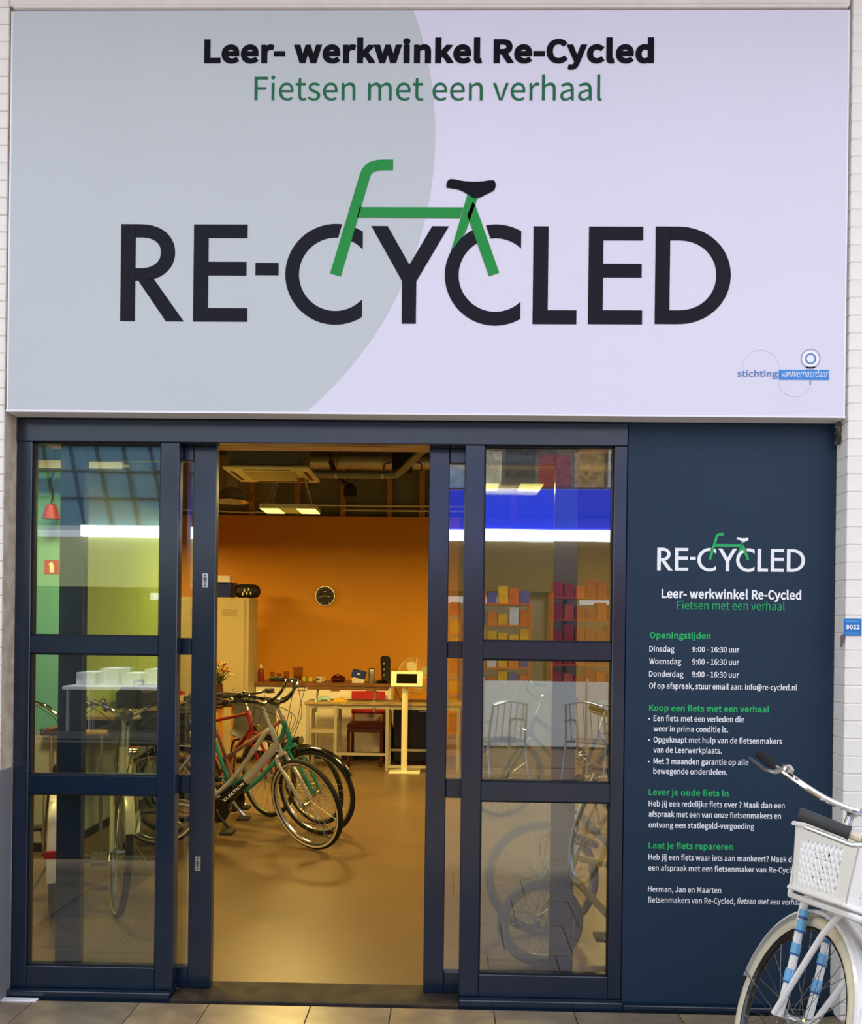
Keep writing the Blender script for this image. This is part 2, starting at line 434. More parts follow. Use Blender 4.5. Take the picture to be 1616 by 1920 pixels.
# ------------------------------------------------------------------ lettering: outlines of the print's letters (thousandths of an em)
GLYPHS = {" ":[78,[]],"!":[113,[[44,127,46,77,53,77,60,77,68,77,69,127,70,176,72,226,72,238,72,250,72,262,62,262,51,262,40,262,40,250,41,238,41,226,42,176],[44,-5,56,-5,69,-5,79,5,79,20,79,34,69,44,56,44,44,44,33,34,33,20,33,5]]],",":[97,[[24,-60,26,-67,58,-53,77,-27,77,7,77,30,67,44,50,44,37,44,26,36,26,22,26,8,37,-1,50,-1,51,-1,52,0,54,0,53,-21,40,-38,19,-48,21,-54]]],"-":[121,[[16,94,16,86,46,86,76,86,106,86,106,94,106,102,106,110,76,110,46,110,16,110,16,102]]],".":[97,[[36,-5,49,-5,61,-5,72,5,72,20,72,34,61,44,49,44,36,44,26,34,26,20,26,5]]],"0":[194,[[48,-5,97,-5,146,-5,177,40,177,129,177,218,146,261,97,261,48,261,18,218,18,129,18,40],[126,21,97,21,68,21,48,54,48,129,48,204,68,236,97,236,126,236,146,204,146,129,146,54]]],"1":[194,[[31,9,31,0,78,0,125,0,172,0,172,9,172,18,172,27,154,27,137,27,120,27,120,103,120,180,120,257,112,257,104,257,96,257,82,249,65,243,42,238,42,232,42,225,42,218,58,218,73,218,88,218,88,154,88,90,88,27,69,27,50,27,31,27,31,18]]],"2":[194,[[15,6,15,0,69,0,123,0,177,0,177,9,177,18,177,28,153,28,129,28,106,28,93,28,77,26,64,25,124,82,165,134,165,186,165,231,136,261,90,261,57,261,35,246,14,224,20,218,26,212,33,206,47,223,65,235,86,235,118,235,133,214,133,185,133,140,96,89,15,19,15,13]]],"3":[194,[[52,-5,92,-5,138,-5,175,23,175,69,175,104,151,126,120,134,120,134,120,135,120,136,148,145,166,166,166,197,166,238,134,261,91,261,62,261,39,248,20,231,25,224,31,217,37,210,51,225,69,235,90,235,117,235,133,219,133,195,133,167,116,146,62,146,62,137,62,129,62,121,122,121,142,101,142,70,142,40,121,22,90,22,61,22,42,36,27,51,21,45,16,38,10,31,27,12]]],"4":[194,[[119,24,119,0,129,0,139,0,149,0,149,24,149,47,149,71,161,71,172,71,183,71,183,79,183,88,183,96,172,96,161,96,149,96,149,150,149,203,149,257,137,257,126,257,114,257,78,202,43,147,7,92,7,85,7,78,7,71,44,71,82,71,119,71,119,47],[119,123,119,96,93,96,67,96,40,96,60,125,79,155,99,184,106,196,113,209,119,222,120,222,120,222,121,222,120,209,119,188,119,175,119,149]]],"5":[194,[[51,-5,92,-5,135,-5,176,27,176,83,176,140,141,165,98,165,83,165,71,161,60,155,62,180,64,205,67,229,99,229,131,229,163,229,163,238,163,248,163,257,122,257,80,257,39,257,36,217,33,177,30,137,36,133,42,130,47,126,62,136,73,141,90,141,122,141,143,119,143,83,143,45,119,22,89,22,59,22,40,36,26,50,20,43,15,36,9,29,27,12]]],"6":[194,[[56,-5,105,-5,145,-5,179,29,179,79,179,133,151,159,108,159,88,159,65,148,50,129,51,208,80,235,116,235,131,235,147,227,157,215,163,222,169,228,175,235,160,250,141,261,114,261,65,261,20,223,20,123,20,38],[54,50,50,103,67,127,87,136,103,136,134,136,149,113,149,79,149,44,130,21,105,21,73,21]]],"7":[194,[[74,97,69,0,80,0,92,0,103,0,107,100,118,160,178,237,178,244,178,250,178,257,124,257,71,257,17,257,17,248,17,238,17,229,59,229,100,229,142,229,91,159]]],"8":[194,[[50,-5,98,-5,146,-5,178,25,178,62,178,97,158,116,135,129,135,130,135,130,135,131,150,143,169,166,169,193,169,232,143,261,99,261,59,261,28,234,28,195,28,168,44,149,63,136,63,136,63,135,63,135,40,122,16,98,16,64,16,24],[133,155,116,139,85,151,57,165,57,195,57,220,75,237,98,237,126,237,142,217,142,191,142,172],[128,19,98,19,68,19,44,39,44,67,44,91,59,111,80,125,116,110,148,97,148,63,148,37]]],"9":[194,[[54,-5,82,-5,130,-5,175,35,175,139,175,221,138,261,89,261,49,261,15,228,15,178,15,125,43,97,86,97,107,97,130,110,145,129,143,49,114,22,81,22,64,22,49,29,38,42,32,35,26,28,20,22,35,7],[141,208,145,155,128,131,109,121,91,121,61,121,46,144,46,178,46,213,64,236,89,236,122,236]]],":":[97,[[36,137,49,137,61,137,72,146,72,161,72,175,61,186,49,186,36,186,26,175,26,161,26,146],[36,-5,49,-5,61,-5,72,5,72,20,72,34,61,44,49,44,36,44,26,34,26,20,26,5]]],"?":[166,[[54,138,62,77,72,77,81,77,91,77,84,132,147,153,147,204,147,243,121,267,82,267,54,267,31,253,15,235,21,229,27,223,33,218,46,232,61,240,78,240,104,240,116,223,116,202,116,161],[64,-5,77,-5,90,-5,101,5,101,20,101,34,90,44,77,44,64,44,55,34,55,20,55,5]]],"@":[331,[[81,-61,157,-61,185,-61,209,-54,232,-41,229,-34,226,-28,223,-22,206,-32,184,-39,160,-39,93,-39,43,4,43,81,43,172,111,231,180,231,251,231,289,185,289,122,289,71,261,41,236,41,215,41,207,56,215,87,220,113,225,139,230,165,223,165,216,165,209,165,208,160,206,155,204,149,204,149,204,149,204,149,196,162,186,168,173,168,127,168,97,119,97,78,97,42,118,22,144,22,162,22,179,34,192,49,192,49,193,49,193,49,195,29,212,19,233,19,269,19,311,55,311,123,311,200,262,253,183,253,96,253,20,184,20,79,20,-12],[161,44,151,44,135,44,123,54,123,79,123,109,142,146,173,146,183,146,190,142,198,130,194,109,191,88,187,68,173,51]]],"A":[213,[[30,86,1,0,12,0,23,0,34,0,42,26,51,52,59,78,90,78,121,78,153,78,161,52,169,26,177,0,189,0,200,0,211,0,182,86,153,171,124,257,112,257,100,257,88,257,59,171],[93,104,67,104,71,117,75,130,79,144,89,173,97,200,105,230,106,230,106,230,106,230,115,201,123,173,132,144,136,130,141,117,145,104,119,104]]],"B":[230,[[35,86,35,0,63,0,90,0,117,0,174,0,214,25,214,75,214,110,193,131,162,137,162,137,162,138,162,138,186,146,200,168,200,194,200,239,163,257,111,257,86,257,61,257,35,257,35,171],[80,148,68,148,68,176,68,203,68,231,81,231,94,231,107,231,147,231,168,220,168,190,168,164,150,148,106,148,93,148],[83,26,68,26,68,58,68,90,68,123,83,123,97,123,112,123,158,123,182,108,182,76,182,42,157,26,112,26,97,26]]],"C":[223,[[68,-5,132,-5,165,-5,190,9,211,32,205,39,199,46,193,53,176,35,158,24,133,24,84,24,54,64,54,129,54,193,86,233,134,233,157,233,173,223,187,209,193,216,199,223,204,230,190,246,165,261,134,261,69,261,20,211,20,128,20,45]]],"D":[241,[[35,86,35,0,57,0,79,0,101,0,178,0,220,48,220,129,220,211,178,257,99,257,78,257,57,257,35,257,35,171],[77,27,68,27,68,95,68,162,68,230,77,230,87,230,97,230,157,230,187,194,187,129,187,64,157,27,97,27,87,27]]],"E":[206,[[35,86,35,0,86,0,136,0,187,0,187,9,187,18,187,28,147,28,107,28,68,28,68,59,68,90,68,121,100,121,132,121,165,121,165,130,165,140,165,149,132,149,100,149,68,149,68,176,68,202,68,229,106,229,145,229,183,229,183,238,183,248,183,257,134,257,85,257,35,257,35,171]]],"F":[193,[[35,86,35,0,46,0,57,0,68,0,68,38,68,77,68,115,100,115,133,115,166,115,166,124,166,133,166,143,133,143,100,143,68,143,68,171,68,200,68,229,106,229,145,229,183,229,183,238,183,248,183,257,134,257,85,257,35,257,35,171]]],"G":[241,[[69,-5,136,-5,171,-5,199,8,215,25,215,61,215,97,215,133,187,133,159,133,131,133,131,124,131,115,131,106,149,106,167,106,186,106,186,84,186,61,186,39,175,29,158,24,139,24,84,24,54,64,54,129,54,193,87,233,139,233,165,233,181,222,194,209,200,216,206,223,212,230,197,245,174,261,138,261,70,261,20,211,20,128,20,45]]],"H":[255,[[35,86,35,0,46,0,57,0,68,0,68,40,68,81,68,121,107,121,147,121,187,121,187,81,187,40,187,0,198,0,209,0,220,0,220,86,220,171,220,257,209,257,198,257,187,257,187,221,187,185,187,149,147,149,107,149,68,149,68,185,68,221,68,257,57,257,46,257,35,257,35,171]]],"I":[103,[[35,86,35,0,46,0,57,0,68,0,68,86,68,171,68,257,57,257,46,257,35,257,35,171]]],"J":[187,[[50,-5,83,-5,133,-5,154,31,154,75,154,136,154,196,154,257,143,257,132,257,121,257,121,197,121,138,121,78,121,40,107,24,80,24,61,24,47,32,35,53,28,47,20,42,12,36,27,9]]],"K":[226,[[35,86,35,0,46,0,57,0,68,0,68,27,68,54,68,81,82,99,97,116,112,134,137,89,163,45,189,0,201,0,213,0,225,0,194,53,163,106,132,159,159,192,186,224,213,257,200,257,188,257,176,257,140,214,104,171,68,128,68,128,68,128,68,128,68,171,68,214,68,257,57,257,46,257,35,257,35,171]]],"L":[190,[[35,86,35,0,84,0,132,0,180,0,180,9,180,18,180,28,143,28,105,28,68,28,68,104,68,180,68,257,57,257,46,257,35,257,35,171]]],"M":[284,[[35,86,35,0,45,0,55,0,64,0,64,47,64,95,64,142,64,164,62,195,60,218,61,218,61,218,62,218,69,198,75,179,82,159,99,115,115,70,131,26,138,26,145,26,153,26,169,70,185,115,201,159,208,179,215,198,222,218,222,218,223,218,223,218,221,195,219,164,219,142,219,95,219,47,219,0,229,0,239,0,249,0,249,86,249,171,249,257,236,257,223,257,210,257,194,211,177,165,161,119,155,102,150,84,143,66,143,66,142,66,142,66,136,84,130,102,123,119,107,165,91,211,74,257,61,257,48,257,35,257,35,171]]],"N":[253,[[35,86,35,0,46,0,56,0,66,0,66,45,66,90,66,135,66,162,63,189,62,215,62,215,63,215,63,215,73,197,82,180,91,162,122,108,153,54,185,0,196,0,207,0,218,0,218,86,218,171,218,257,208,257,197,257,187,257,187,212,187,168,187,123,187,97,189,68,192,42,191,42,190,42,190,42,181,60,171,77,162,95,131,149,100,203,68,257,57,257,46,257,35,257,35,171]]],"O":[260,[[65,-5,130,-5,194,-5,239,47,239,129,239,211,194,261,130,261,65,261,20,211,20,129,20,47],[176,24,130,24,84,24,54,65,54,129,54,193,84,233,130,233,176,233,206,193,206,129,206,65]]],"P":[222,[[35,86,35,0,46,0,57,0,68,0,68,34,68,68,68,102,82,102,96,102,110,102,166,102,204,127,204,181,204,237,166,257,109,257,84,257,60,257,35,257,35,171],[80,129,68,129,68,162,68,196,68,230,80,230,92,230,104,230,150,230,172,219,172,181,172,145,151,129,106,129,93,129]]],"Q":[260,[[176,22,130,22,84,22,54,64,54,129,54,193,84,233,130,233,176,233,206,193,206,129,206,64],[161,-64,208,-64,224,-64,237,-62,245,-58,243,-50,241,-42,239,-34,232,-36,223,-37,212,-37,184,-37,160,-26,149,-3,203,6,239,55,239,129,239,211,194,261,130,261,65,261,20,211,20,129,20,54,58,4,114,-4,129,-39]]],"R":[222,[[82,135,68,135,68,167,68,199,68,230,82,230,96,230,111,230,151,230,173,218,173,185,173,151,151,135,111,135,96,135],[155,36,176,0,188,0,200,0,213,0,191,37,169,75,147,112,182,121,205,145,205,185,205,238,168,257,116,257,89,257,62,257,35,257,35,171,35,86,35,0,46,0,57,0,68,0,68,36,68,73,68,109,83,109,98,109,114,109,135,73]]],"S":[209,[[70,-5,106,-5,160,-5,194,28,194,68,194,106,171,124,141,137,129,142,116,147,104,153,84,161,62,171,62,196,62,218,81,233,110,233,133,233,152,224,168,209,174,216,179,223,185,230,167,248,140,261,110,261,63,261,29,233,29,193,29,156,57,138,81,127,93,122,105,117,118,111,142,100,161,92,161,65,161,41,141,24,107,24,80,24,54,36,36,56,30,48,23,41,17,33,39,10]]],"T":[210,[[89,76,89,0,99,0,110,0,121,0,121,76,121,153,121,229,147,229,173,229,199,229,199,238,199,248,199,257,136,257,74,257,11,257,11,248,11,238,11,229,37,229,63,229,89,229,89,153]]],"U":[252,[[74,-5,126,-5,179,-5,218,23,218,106,218,156,218,206,218,257,208,257,198,257,187,257,187,206,187,156,187,105,187,43,160,24,126,24,93,24,67,43,67,105,67,156,67,206,67,257,56,257,45,257,34,257,34,206,34,156,34,106,34,23]]],"V":[201,[[55,86,82,0,95,0,107,0,120,0,147,86,174,171,201,257,190,257,179,257,168,257,155,210,141,164,127,118,118,88,112,63,102,33,102,33,101,33,101,33,91,63,85,88,76,118,62,164,48,210,34,257,23,257,12,257,0,257,28,171]]],"W":[307,[[45,86,63,0,76,0,89,0,102,0,115,52,127,103,140,155,144,175,149,194,153,213,153,213,154,213,154,213,159,194,162,175,167,155,180,103,193,52,206,0,219,0,232,0,245,0,263,86,280,171,298,257,288,257,277,257,267,257,258,210,249,164,239,117,235,89,230,62,225,34,225,34,224,34,223,34,217,62,211,90,205,117,193,164,181,210,169,257,160,257,150,257,140,257,128,210,116,164,104,117,98,89,92,62,86,34,86,34,85,34,85,34,79,62,75,89,69,117,60,164,51,210,42,257,31,257,20,257,9,257,27,171]]],"X":[201,[[31,44,6,0,17,0,29,0,40,0,53,23,65,46,77,69,84,82,90,95,98,111,98,111,99,111,99,111,107,95,114,82,121,69,134,46,147,23,159,0,171,0,183,0,195,0,170,44,145,87,120,131,143,173,166,215,190,257,178,257,167,257,156,257,144,235,133,213,121,191,115,179,110,168,103,153,103,153,102,153,102,153,93,168,88,179,82,191,70,213,58,235,47,257,35,257,23,257,11,257,34,215,58,174,81,133,56,88]]],"Y":[186,[[77,33,77,0,87,0,98,0,109,0,109,33,109,66,109,99,135,152,160,204,186,257,175,257,164,257,153,257,142,232,131,208,120,184,112,165,103,147,94,128,93,128,93,128,92,128,83,147,76,165,67,184,56,208,45,232,34,257,23,257,11,257,0,257,25,204,51,152,77,99,77,66]]],"Z":[211,[[18,7,18,0,77,0,136,0,195,0,195,9,195,18,195,28,149,28,103,28,57,28,103,98,148,167,193,237,193,244,193,250,193,257,139,257,84,257,30,257,30,248,30,238,30,229,71,229,112,229,153,229,108,159,63,90,18,20,18,13]]],"a":[197,[[44,-5,76,-5,99,-5,121,8,139,23,139,23,140,23,140,23,141,15,142,8,143,0,152,0,160,0,169,0,169,39,169,78,169,117,169,164,150,195,103,195,72,195,46,181,29,170,33,163,37,155,41,148,56,158,76,168,98,168,129,168,137,145,137,120,56,111,21,91,21,49,21,15],[103,21,85,21,66,21,51,30,51,51,51,76,73,92,137,99,137,81,137,64,137,46,119,30]]],"b":[216,[[98,-5,116,-5,159,-5,199,33,199,98,199,157,172,195,123,195,102,195,81,183,63,168,63,180,64,191,64,202,64,228,64,253,64,279,54,279,43,279,32,279,32,186,32,93,32,0,41,0,49,0,58,0,59,7,60,13,61,20,61,20,62,20,62,20,78,5],[142,22,111,22,98,22,81,27,64,42,64,75,64,109,64,142,82,159,99,168,115,168,151,168,165,140,165,98,165,51]]],"c":[179,[[57,-5,107,-5,130,-5,152,5,169,19,164,26,159,34,155,41,143,30,127,22,110,22,75,22,51,51,51,95,51,139,76,168,111,168,126,168,138,161,149,152,154,159,160,166,165,173,152,185,134,195,110,195,61,195,18,158,18,95,18,32]]],"d":[217,[[49,-5,97,-5,120,-5,140,8,155,22,155,22,155,22,156,22,157,15,158,7,159,0,167,0,176,0,185,0,185,93,185,186,185,279,174,279,163,279,153,279,153,254,153,230,153,206,153,195,154,184,154,173,138,187,123,195,101,195,57,195,19,157,19,95,19,32],[121,22,104,22,71,22,51,49,51,95,51,139,76,168,106,168,122,168,137,162,153,148,153,115,153,82,153,48,137,31]]],"e":[194,[[58,-5,109,-5,135,-5,155,4,172,15,168,22,164,29,160,36,146,27,131,21,113,21,77,21,52,47,50,88,92,88,135,88,178,88,179,92,179,99,179,106,179,160,152,195,103,195,60,195,18,157,18,95,18,32],[83,110,49,110,53,148,77,169,104,169,134,169,151,149,151,110,117,110]]],"f":[114,[[12,172,12,164,20,164,29,164,37,164,37,109,37,55,37,0,48,0,59,0,69,0,69,55,69,109,69,164,83,164,96,164,110,164,110,173,110,181,110,190,96,190,83,190,69,190,69,200,69,210,69,220,69,245,78,258,96,258,103,258,111,256,118,252,120,261,122,269,125,277,116,281,105,283,93,283,55,283,37,259,37,221,37,210,37,200,37,190,29,190,20,189,12,188,12,180]]],"g":[197,[[50,-88,96,-88,155,-88,193,-57,193,-22,193,10,170,23,126,23,114,23,101,23,89,23,63,23,56,32,56,44,56,55,61,61,68,67,76,63,87,60,96,60,135,60,166,86,166,126,166,143,159,157,150,166,163,166,176,166,189,166,189,174,189,182,189,190,167,190,145,190,123,190,116,193,107,195,96,195,58,195,25,169,25,127,25,104,37,86,50,76,50,76,50,75,50,75,40,68,29,55,29,39,29,24,36,14,46,8,46,7,46,7,46,6,28,-5,18,-20,18,-37,18,-69],[118,82,96,82,74,82,56,99,56,127,56,155,74,172,96,172,119,172,137,155,137,127,137,99],[138,-65,101,-65,66,-65,46,-53,46,-32,46,-21,51,-10,65,0,74,-2,83,-3,90,-3,101,-3,112,-3,123,-3,148,-3,161,-9,161,-27,161,-47]]],"h":[213,[[32,93,32,0,43,0,54,0,64,0,64,46,64,92,64,138,83,157,97,167,116,167,141,167,152,152,152,116,152,77,152,39,152,0,163,0,174,0,184,0,184,40,184,80,184,120,184,169,166,195,126,195,100,195,81,181,63,163,63,176,64,189,64,202,64,228,64,253,64,279,54,279,43,279,32,279,32,186]]],"i":[96,[[32,63,32,0,43,0,54,0,64,0,64,63,64,127,64,190,54,190,43,190,32,190,32,127],[36,229,48,229,61,229,70,238,70,251,70,263,61,271,48,271,36,271,27,263,27,251,27,238]]],"j":[96,[[1,-85,12,-85,50,-85,64,-61,64,-22,64,49,64,120,64,190,54,190,43,190,33,190,33,120,33,49,33,-22,33,-45,28,-59,9,-59,2,-59,-4,-57,-9,-56,-11,-64,-13,-72,-15,-80,-9,-83],[36,229,48,229,61,229,70,238,70,251,70,263,61,271,48,271,36,271,27,263,27,251,27,238]]],"k":[193,[[32,93,32,0,43,0,53,0,64,0,64,17,64,33,64,50,76,64,88,78,99,92,118,61,137,31,155,0,167,0,178,0,190,0,166,38,142,76,118,113,139,139,160,165,181,190,169,190,158,190,146,190,119,157,92,123,65,90,65,90,64,90,64,90,64,153,64,216,64,279,53,279,43,279,32,279,32,186]]],"l":[99,[[42,-5,66,-5,75,-5,80,-3,84,-2,83,6,81,15,80,23,76,22,75,22,73,22,68,22,64,26,64,36,64,117,64,198,64,279,54,279,43,279,32,279,32,198,32,118,32,38,32,11]]],"m":[324,[[32,63,32,0,43,0,54,0,64,0,64,46,64,92,64,138,82,158,98,167,112,167,136,167,147,152,147,116,147,77,147,39,147,0,158,0,169,0,179,0,179,46,179,92,179,138,197,158,213,167,227,167,251,167,263,152,263,116,263,77,263,39,263,0,273,0,284,0,294,0,294,40,294,80,294,120,294,169,276,195,237,195,214,195,194,180,174,159,166,181,151,195,121,195,99,195,79,181,62,162,62,162,62,162,62,162,61,172,60,181,58,190,50,190,41,190,32,190,32,127]]],"n":[214,[[32,63,32,0,43,0,54,0,64,0,64,46,64,92,64,138,83,157,97,167,116,167,141,167,152,152,152,116,152,77,152,39,152,0,163,0,174,0,184,0,184,40,184,80,184,120,184,169,166,195,126,195,100,195,80,181,62,162,62,162,62,162,62,162,61,172,60,181,58,190,50,190,41,190,32,190,32,127]]],"o":[212,[[60,-5,106,-5,153,-5,194,32,194,95,194,158,153,195,106,195,60,195,18,158,18,95,18,32],[139,22,106,22,73,22,51,51,51,95,51,139,73,168,106,168,139,168,161,139,161,95,161,51]]],"p":[217,[[32,10,32,-80,43,-80,54,-80,64,-80,64,-59,64,-37,64,-16,64,-5,64,6,63,18,81,3,99,-5,116,-5,159,-5,199,33,199,98,199,157,172,195,123,195,101,195,79,182,62,168,62,168,62,168,62,168,61,175,60,183,58,190,50,190,41,190,32,190,32,100],[142,22,111,22,98,22,81,27,64,42,64,75,64,109,64,142,83,159,99,168,115,168,151,168,165,140,165,98,165,51]]],"q":[217,[[153,-58,153,-80,163,-80,174,-80,185,-80,185,10,185,100,185,190,176,190,168,190,159,190,158,184,157,178,156,172,156,172,156,172,155,172,139,187,123,195,101,195,57,195,19,157,19,95,19,32,49,-5,97,-5,119,-5,139,7,154,22,154,11,153,-1,153,-13,153,-35],[121,22,104,22,71,22,51,49,51,95,51,139,76,168,106,168,122,168,137,162,153,148,153,115,153,82,153,48,137,31]]],"r":[136,[[32,63,32,0,43,0,54,0,64,0,64,41,64,81,64,122,77,154,96,166,112,166,120,166,124,165,131,163,133,172,135,182,137,191,131,194,125,195,116,195,95,195,76,180,62,155,62,155,62,155,62,155,61,167,60,179,58,190,50,190,41,190,32,190,32,127]]],"s":[164,[[55,-5,82,-5,127,-5,151,21,151,52,151,88,121,99,93,110,72,118,52,125,52,143,52,158,63,170,88,170,104,170,118,163,131,153,136,160,141,167,146,173,132,185,111,195,87,195,46,195,22,171,22,141,22,109,50,96,77,86,98,78,120,69,120,50,120,34,108,20,83,20,60,20,43,29,27,43,21,36,16,29,11,22,29,7]]],"t":[132,[[51,-5,92,-5,104,-5,116,-1,127,2,125,11,123,19,121,27,114,24,106,21,99,21,77,21,70,35,70,58,70,93,70,129,70,164,87,164,104,164,121,164,121,173,121,181,121,190,104,190,87,190,70,190,70,208,70,226,70,244,61,244,52,244,43,244,42,226,41,208,40,190,30,190,19,189,9,188,9,180,9,172,9,164,19,164,28,164,38,164,38,129,38,94,38,59,38,21]]],"u":[213,[[48,-5,88,-5,114,-5,133,9,151,30,151,30,151,30,152,30,152,20,153,10,154,0,163,0,172,0,181,0,181,63,181,127,181,190,170,190,159,190,149,190,149,145,149,100,149,55,131,33,117,23,97,23,72,23,62,38,62,74,62,112,62,151,62,190,51,190,40,190,29,190,29,150,29,110,29,70,29,21]]],"v":[182,[[50,63,73,0,86,0,98,0,111,0,133,63,155,127,178,190,167,190,157,190,146,190,134,154,122,118,110,82,105,63,98,44,93,26,92,26,92,26,91,26,85,44,79,63,74,82,62,118,50,154,38,190,27,190,16,190,5,190,27,127]]],"w":[281,[[45,63,62,0,75,0,87,0,99,0,108,34,117,68,126,102,131,120,135,138,139,157,140,157,141,157,141,157,146,138,149,120,154,103,163,68,172,34,181,0,194,0,207,0,220,0,237,63,255,127,272,190,261,190,251,190,241,190,232,153,222,117,213,80,209,62,206,45,202,27,201,27,201,27,200,27,195,45,191,62,187,80,177,117,167,153,157,190,146,190,136,190,126,190,116,153,106,117,96,80,91,62,87,45,83,27,83,27,82,27,82,27,78,45,74,62,70,80,61,117,51,153,42,190,31,190,20,190,9,190,27,127]]],"x":[174,[[26,33,5,0,16,0,28,0,39,0,47,15,56,30,64,44,71,56,77,68,84,78,84,78,85,78,85,78,93,68,100,56,106,44,115,30,125,15,134,0,146,0,157,0,169,0,148,32,127,64,106,96,126,127,145,159,164,190,153,190,142,190,131,190,123,176,115,162,107,148,102,138,96,127,91,117,90,117,90,117,89,117,83,127,76,138,70,148,62,162,53,176,45,190,33,190,22,190,10,190,29,160,49,129,68,99,47,66]]],"y":[182,[[27,-82,35,-82,73,-82,93,-53,106,-16,130,53,154,121,178,190,167,190,157,190,147,190,135,155,124,120,112,85,107,68,102,48,97,31,96,31,96,31,95,31,89,49,82,68,76,85,63,120,51,155,38,190,27,190,16,190,5,190,30,127,55,63,81,0,79,-5,78,-10,77,-15,69,-38,55,-56,34,-56,29,-56,23,-54,19,-53,17,-61,15,-70,13,-78,19,-81]]],"z":[166,[[12,6,12,0,60,0,108,0,156,0,156,9,156,17,156,26,122,26,87,26,53,26,86,75,120,124,153,173,153,179,153,184,153,190,110,190,66,190,23,190,23,181,23,173,23,164,53,164,83,164,112,164,79,115,46,66,12,17,12,11]]],"\u2022":[350,[[196,170,175,170,154,170,138,154,138,133,138,112,154,96,175,96,196,96,212,112,212,133,212,154]]]}


def glyph_width(s):
    x = 0
    lo, hi = None, 0
    for ch in s:
        adv, spl = GLYPHS[ch]
        xs = [sp[i] for sp in spl for i in range(2, len(sp), 6)]
        if xs:
            lo = x + min(xs) if lo is None else lo
            hi = x + max(xs)
        x += adv
    return lo, hi


def glyph_loops(ch, sx, sy, shear, bold):
    """closed polylines of one letter, grown outwards by bold"""
    loops = []
    for sp in GLYPHS[ch][1]:
        n = len(sp) // 6
        K = [[(sp[6 * i + k], sp[6 * i + k + 1]) for k in (0, 2, 4)] for i in range(n)]
        pts = []
        for i in range(n):
            a, b = K[i], K[(i + 1) % n]
            dd = abs(a[2][0] - a[1][0]) + abs(a[2][1] - a[1][1]) + abs(b[0][0] - b[1][0]) + abs(b[0][1] - b[1][1])
            cr_ = abs((a[2][0] - a[1][0]) * (b[1][1] - a[1][1]) - (a[2][1] - a[1][1]) * (b[1][0] - a[1][0])) + abs((b[0][0] - b[1][0]) * (b[1][1] - a[1][1]) - (b[0][1] - b[1][1]) * (b[1][0] - a[1][0]))
            seg = 1 if (dd == 0 or cr_ < 60) else 5
            for j in range(seg):
                t = j / seg
                w = ((1 - t) ** 3, 3 * t * (1 - t) ** 2, 3 * t * t * (1 - t), t ** 3)
                q = (a[1], a[2], b[0], b[1])
                pts.append((sum(w[m] * q[m][0] for m in range(4)), sum(w[m] * q[m][1] for m in range(4))))
        P = [Vector((x * sx, y * sy)) for x, y in pts]
        P = [p for i, p in enumerate(P) if (p - P[i - 1]).length > 1e-7]
        area = sum(P[i - 1].x * P[i].y - P[i].x * P[i - 1].y for i in range(len(P)))
        loops.append((area, P))
    if not loops:
        return []
    sgn = 1 if max(loops, key=lambda l: abs(l[0]))[0] > 0 else -1
    out = []
    for area, P in loops:
        if bold:
            Q = []
            for i in range(len(P)):
                d0 = (P[i] - P[i - 1]).normalized()
                d1 = (P[(i + 1) % len(P)] - P[i]).normalized()
                n0, n1 = Vector((d0.y, -d0.x)) * sgn, Vector((d1.y, -d1.x)) * sgn
                m = n0 + n1
                m = m.normalized() if m.length > 1e-6 else n0
                Q.append(P[i] + m * (bold / max(0.55, m.dot(n0))))
            P = Q
        out.append((area * sgn > 0, [Vector((p.x + p.y * shear, p.y)) for p in P]))
    return out


def winding(p, loops):
    w = 0
    for _, L in loops:
        n = len(L)
        for i in range(n):
            a, b = L[i], L[(i + 1) % n]
            if a.y <= p.y:
                if b.y > p.y and (b.x - a.x) * (p.y - a.y) - (p.x - a.x) * (b.y - a.y) > 0:
                    w += 1
            elif b.y <= p.y and (b.x - a.x) * (p.y - a.y) - (p.x - a.x) * (b.y - a.y) < 0:
                w -= 1
    return w


def lettering(name, s, x0, x1, z, m, parent, y, cap=None, bold=0.0, shear=0.0, thick=0.0006, split=False):
    """one printed line from x0 to x1 on baseline z, lying on the vertical plane y and facing -Y"""
    lo, hi = glyph_width(s)
    sx = (x1 - x0 - 2 * bold) / (hi - lo)
    track = 0.0
    if bold:
        track = 1.0 * bold / sx
        sx = (x1 - x0 - 2 * bold) / (hi - lo + track * (len(s) - 1))
        track = 1.0 * bold / sx
        sx = (x1 - x0 - 2 * bold) / (hi - lo + track * (len(s) - 1))
    sy = sx if cap is None else (cap - 2 * bold) / 257.0
    z += bold
    b = MB()
    pen = -lo
    for ch in s:
        loops = glyph_loops(ch, sx, sy, shear, bold)
        ox = x0 + bold + pen * sx
        if loops:
            co, ed = [], []
            for _, L in loops:
                k = len(co)
                co += [p * 1000.0 for p in L]
                ed += [(k + i, k + (i + 1) % len(L)) for i in range(len(L))]
            V2, _, F2 = delaunay_2d_cdt(co, ed, [], 1, 1e-6)[:3]
            vs = [(ox + p[0] / 1000.0, y - thick, z + p[1] / 1000.0) for p in V2]
            fs = []
            for t in F2:
                A, B, C = V2[t[0]], V2[t[1]], V2[t[2]]
                if winding((A + B + C) / 3000.0, loops) == 0:
                    continue
                fs.append(tuple(t) if (B - A).cross(C - A) > 0 else tuple(t)[::-1])
            b.add(vs, fs)
        if split and ch == ' ':
            b.build(name, m, parent, False)
            b = MB()
        pen += GLYPHS[ch][0] + track
    return b.build(name, m, parent, False)

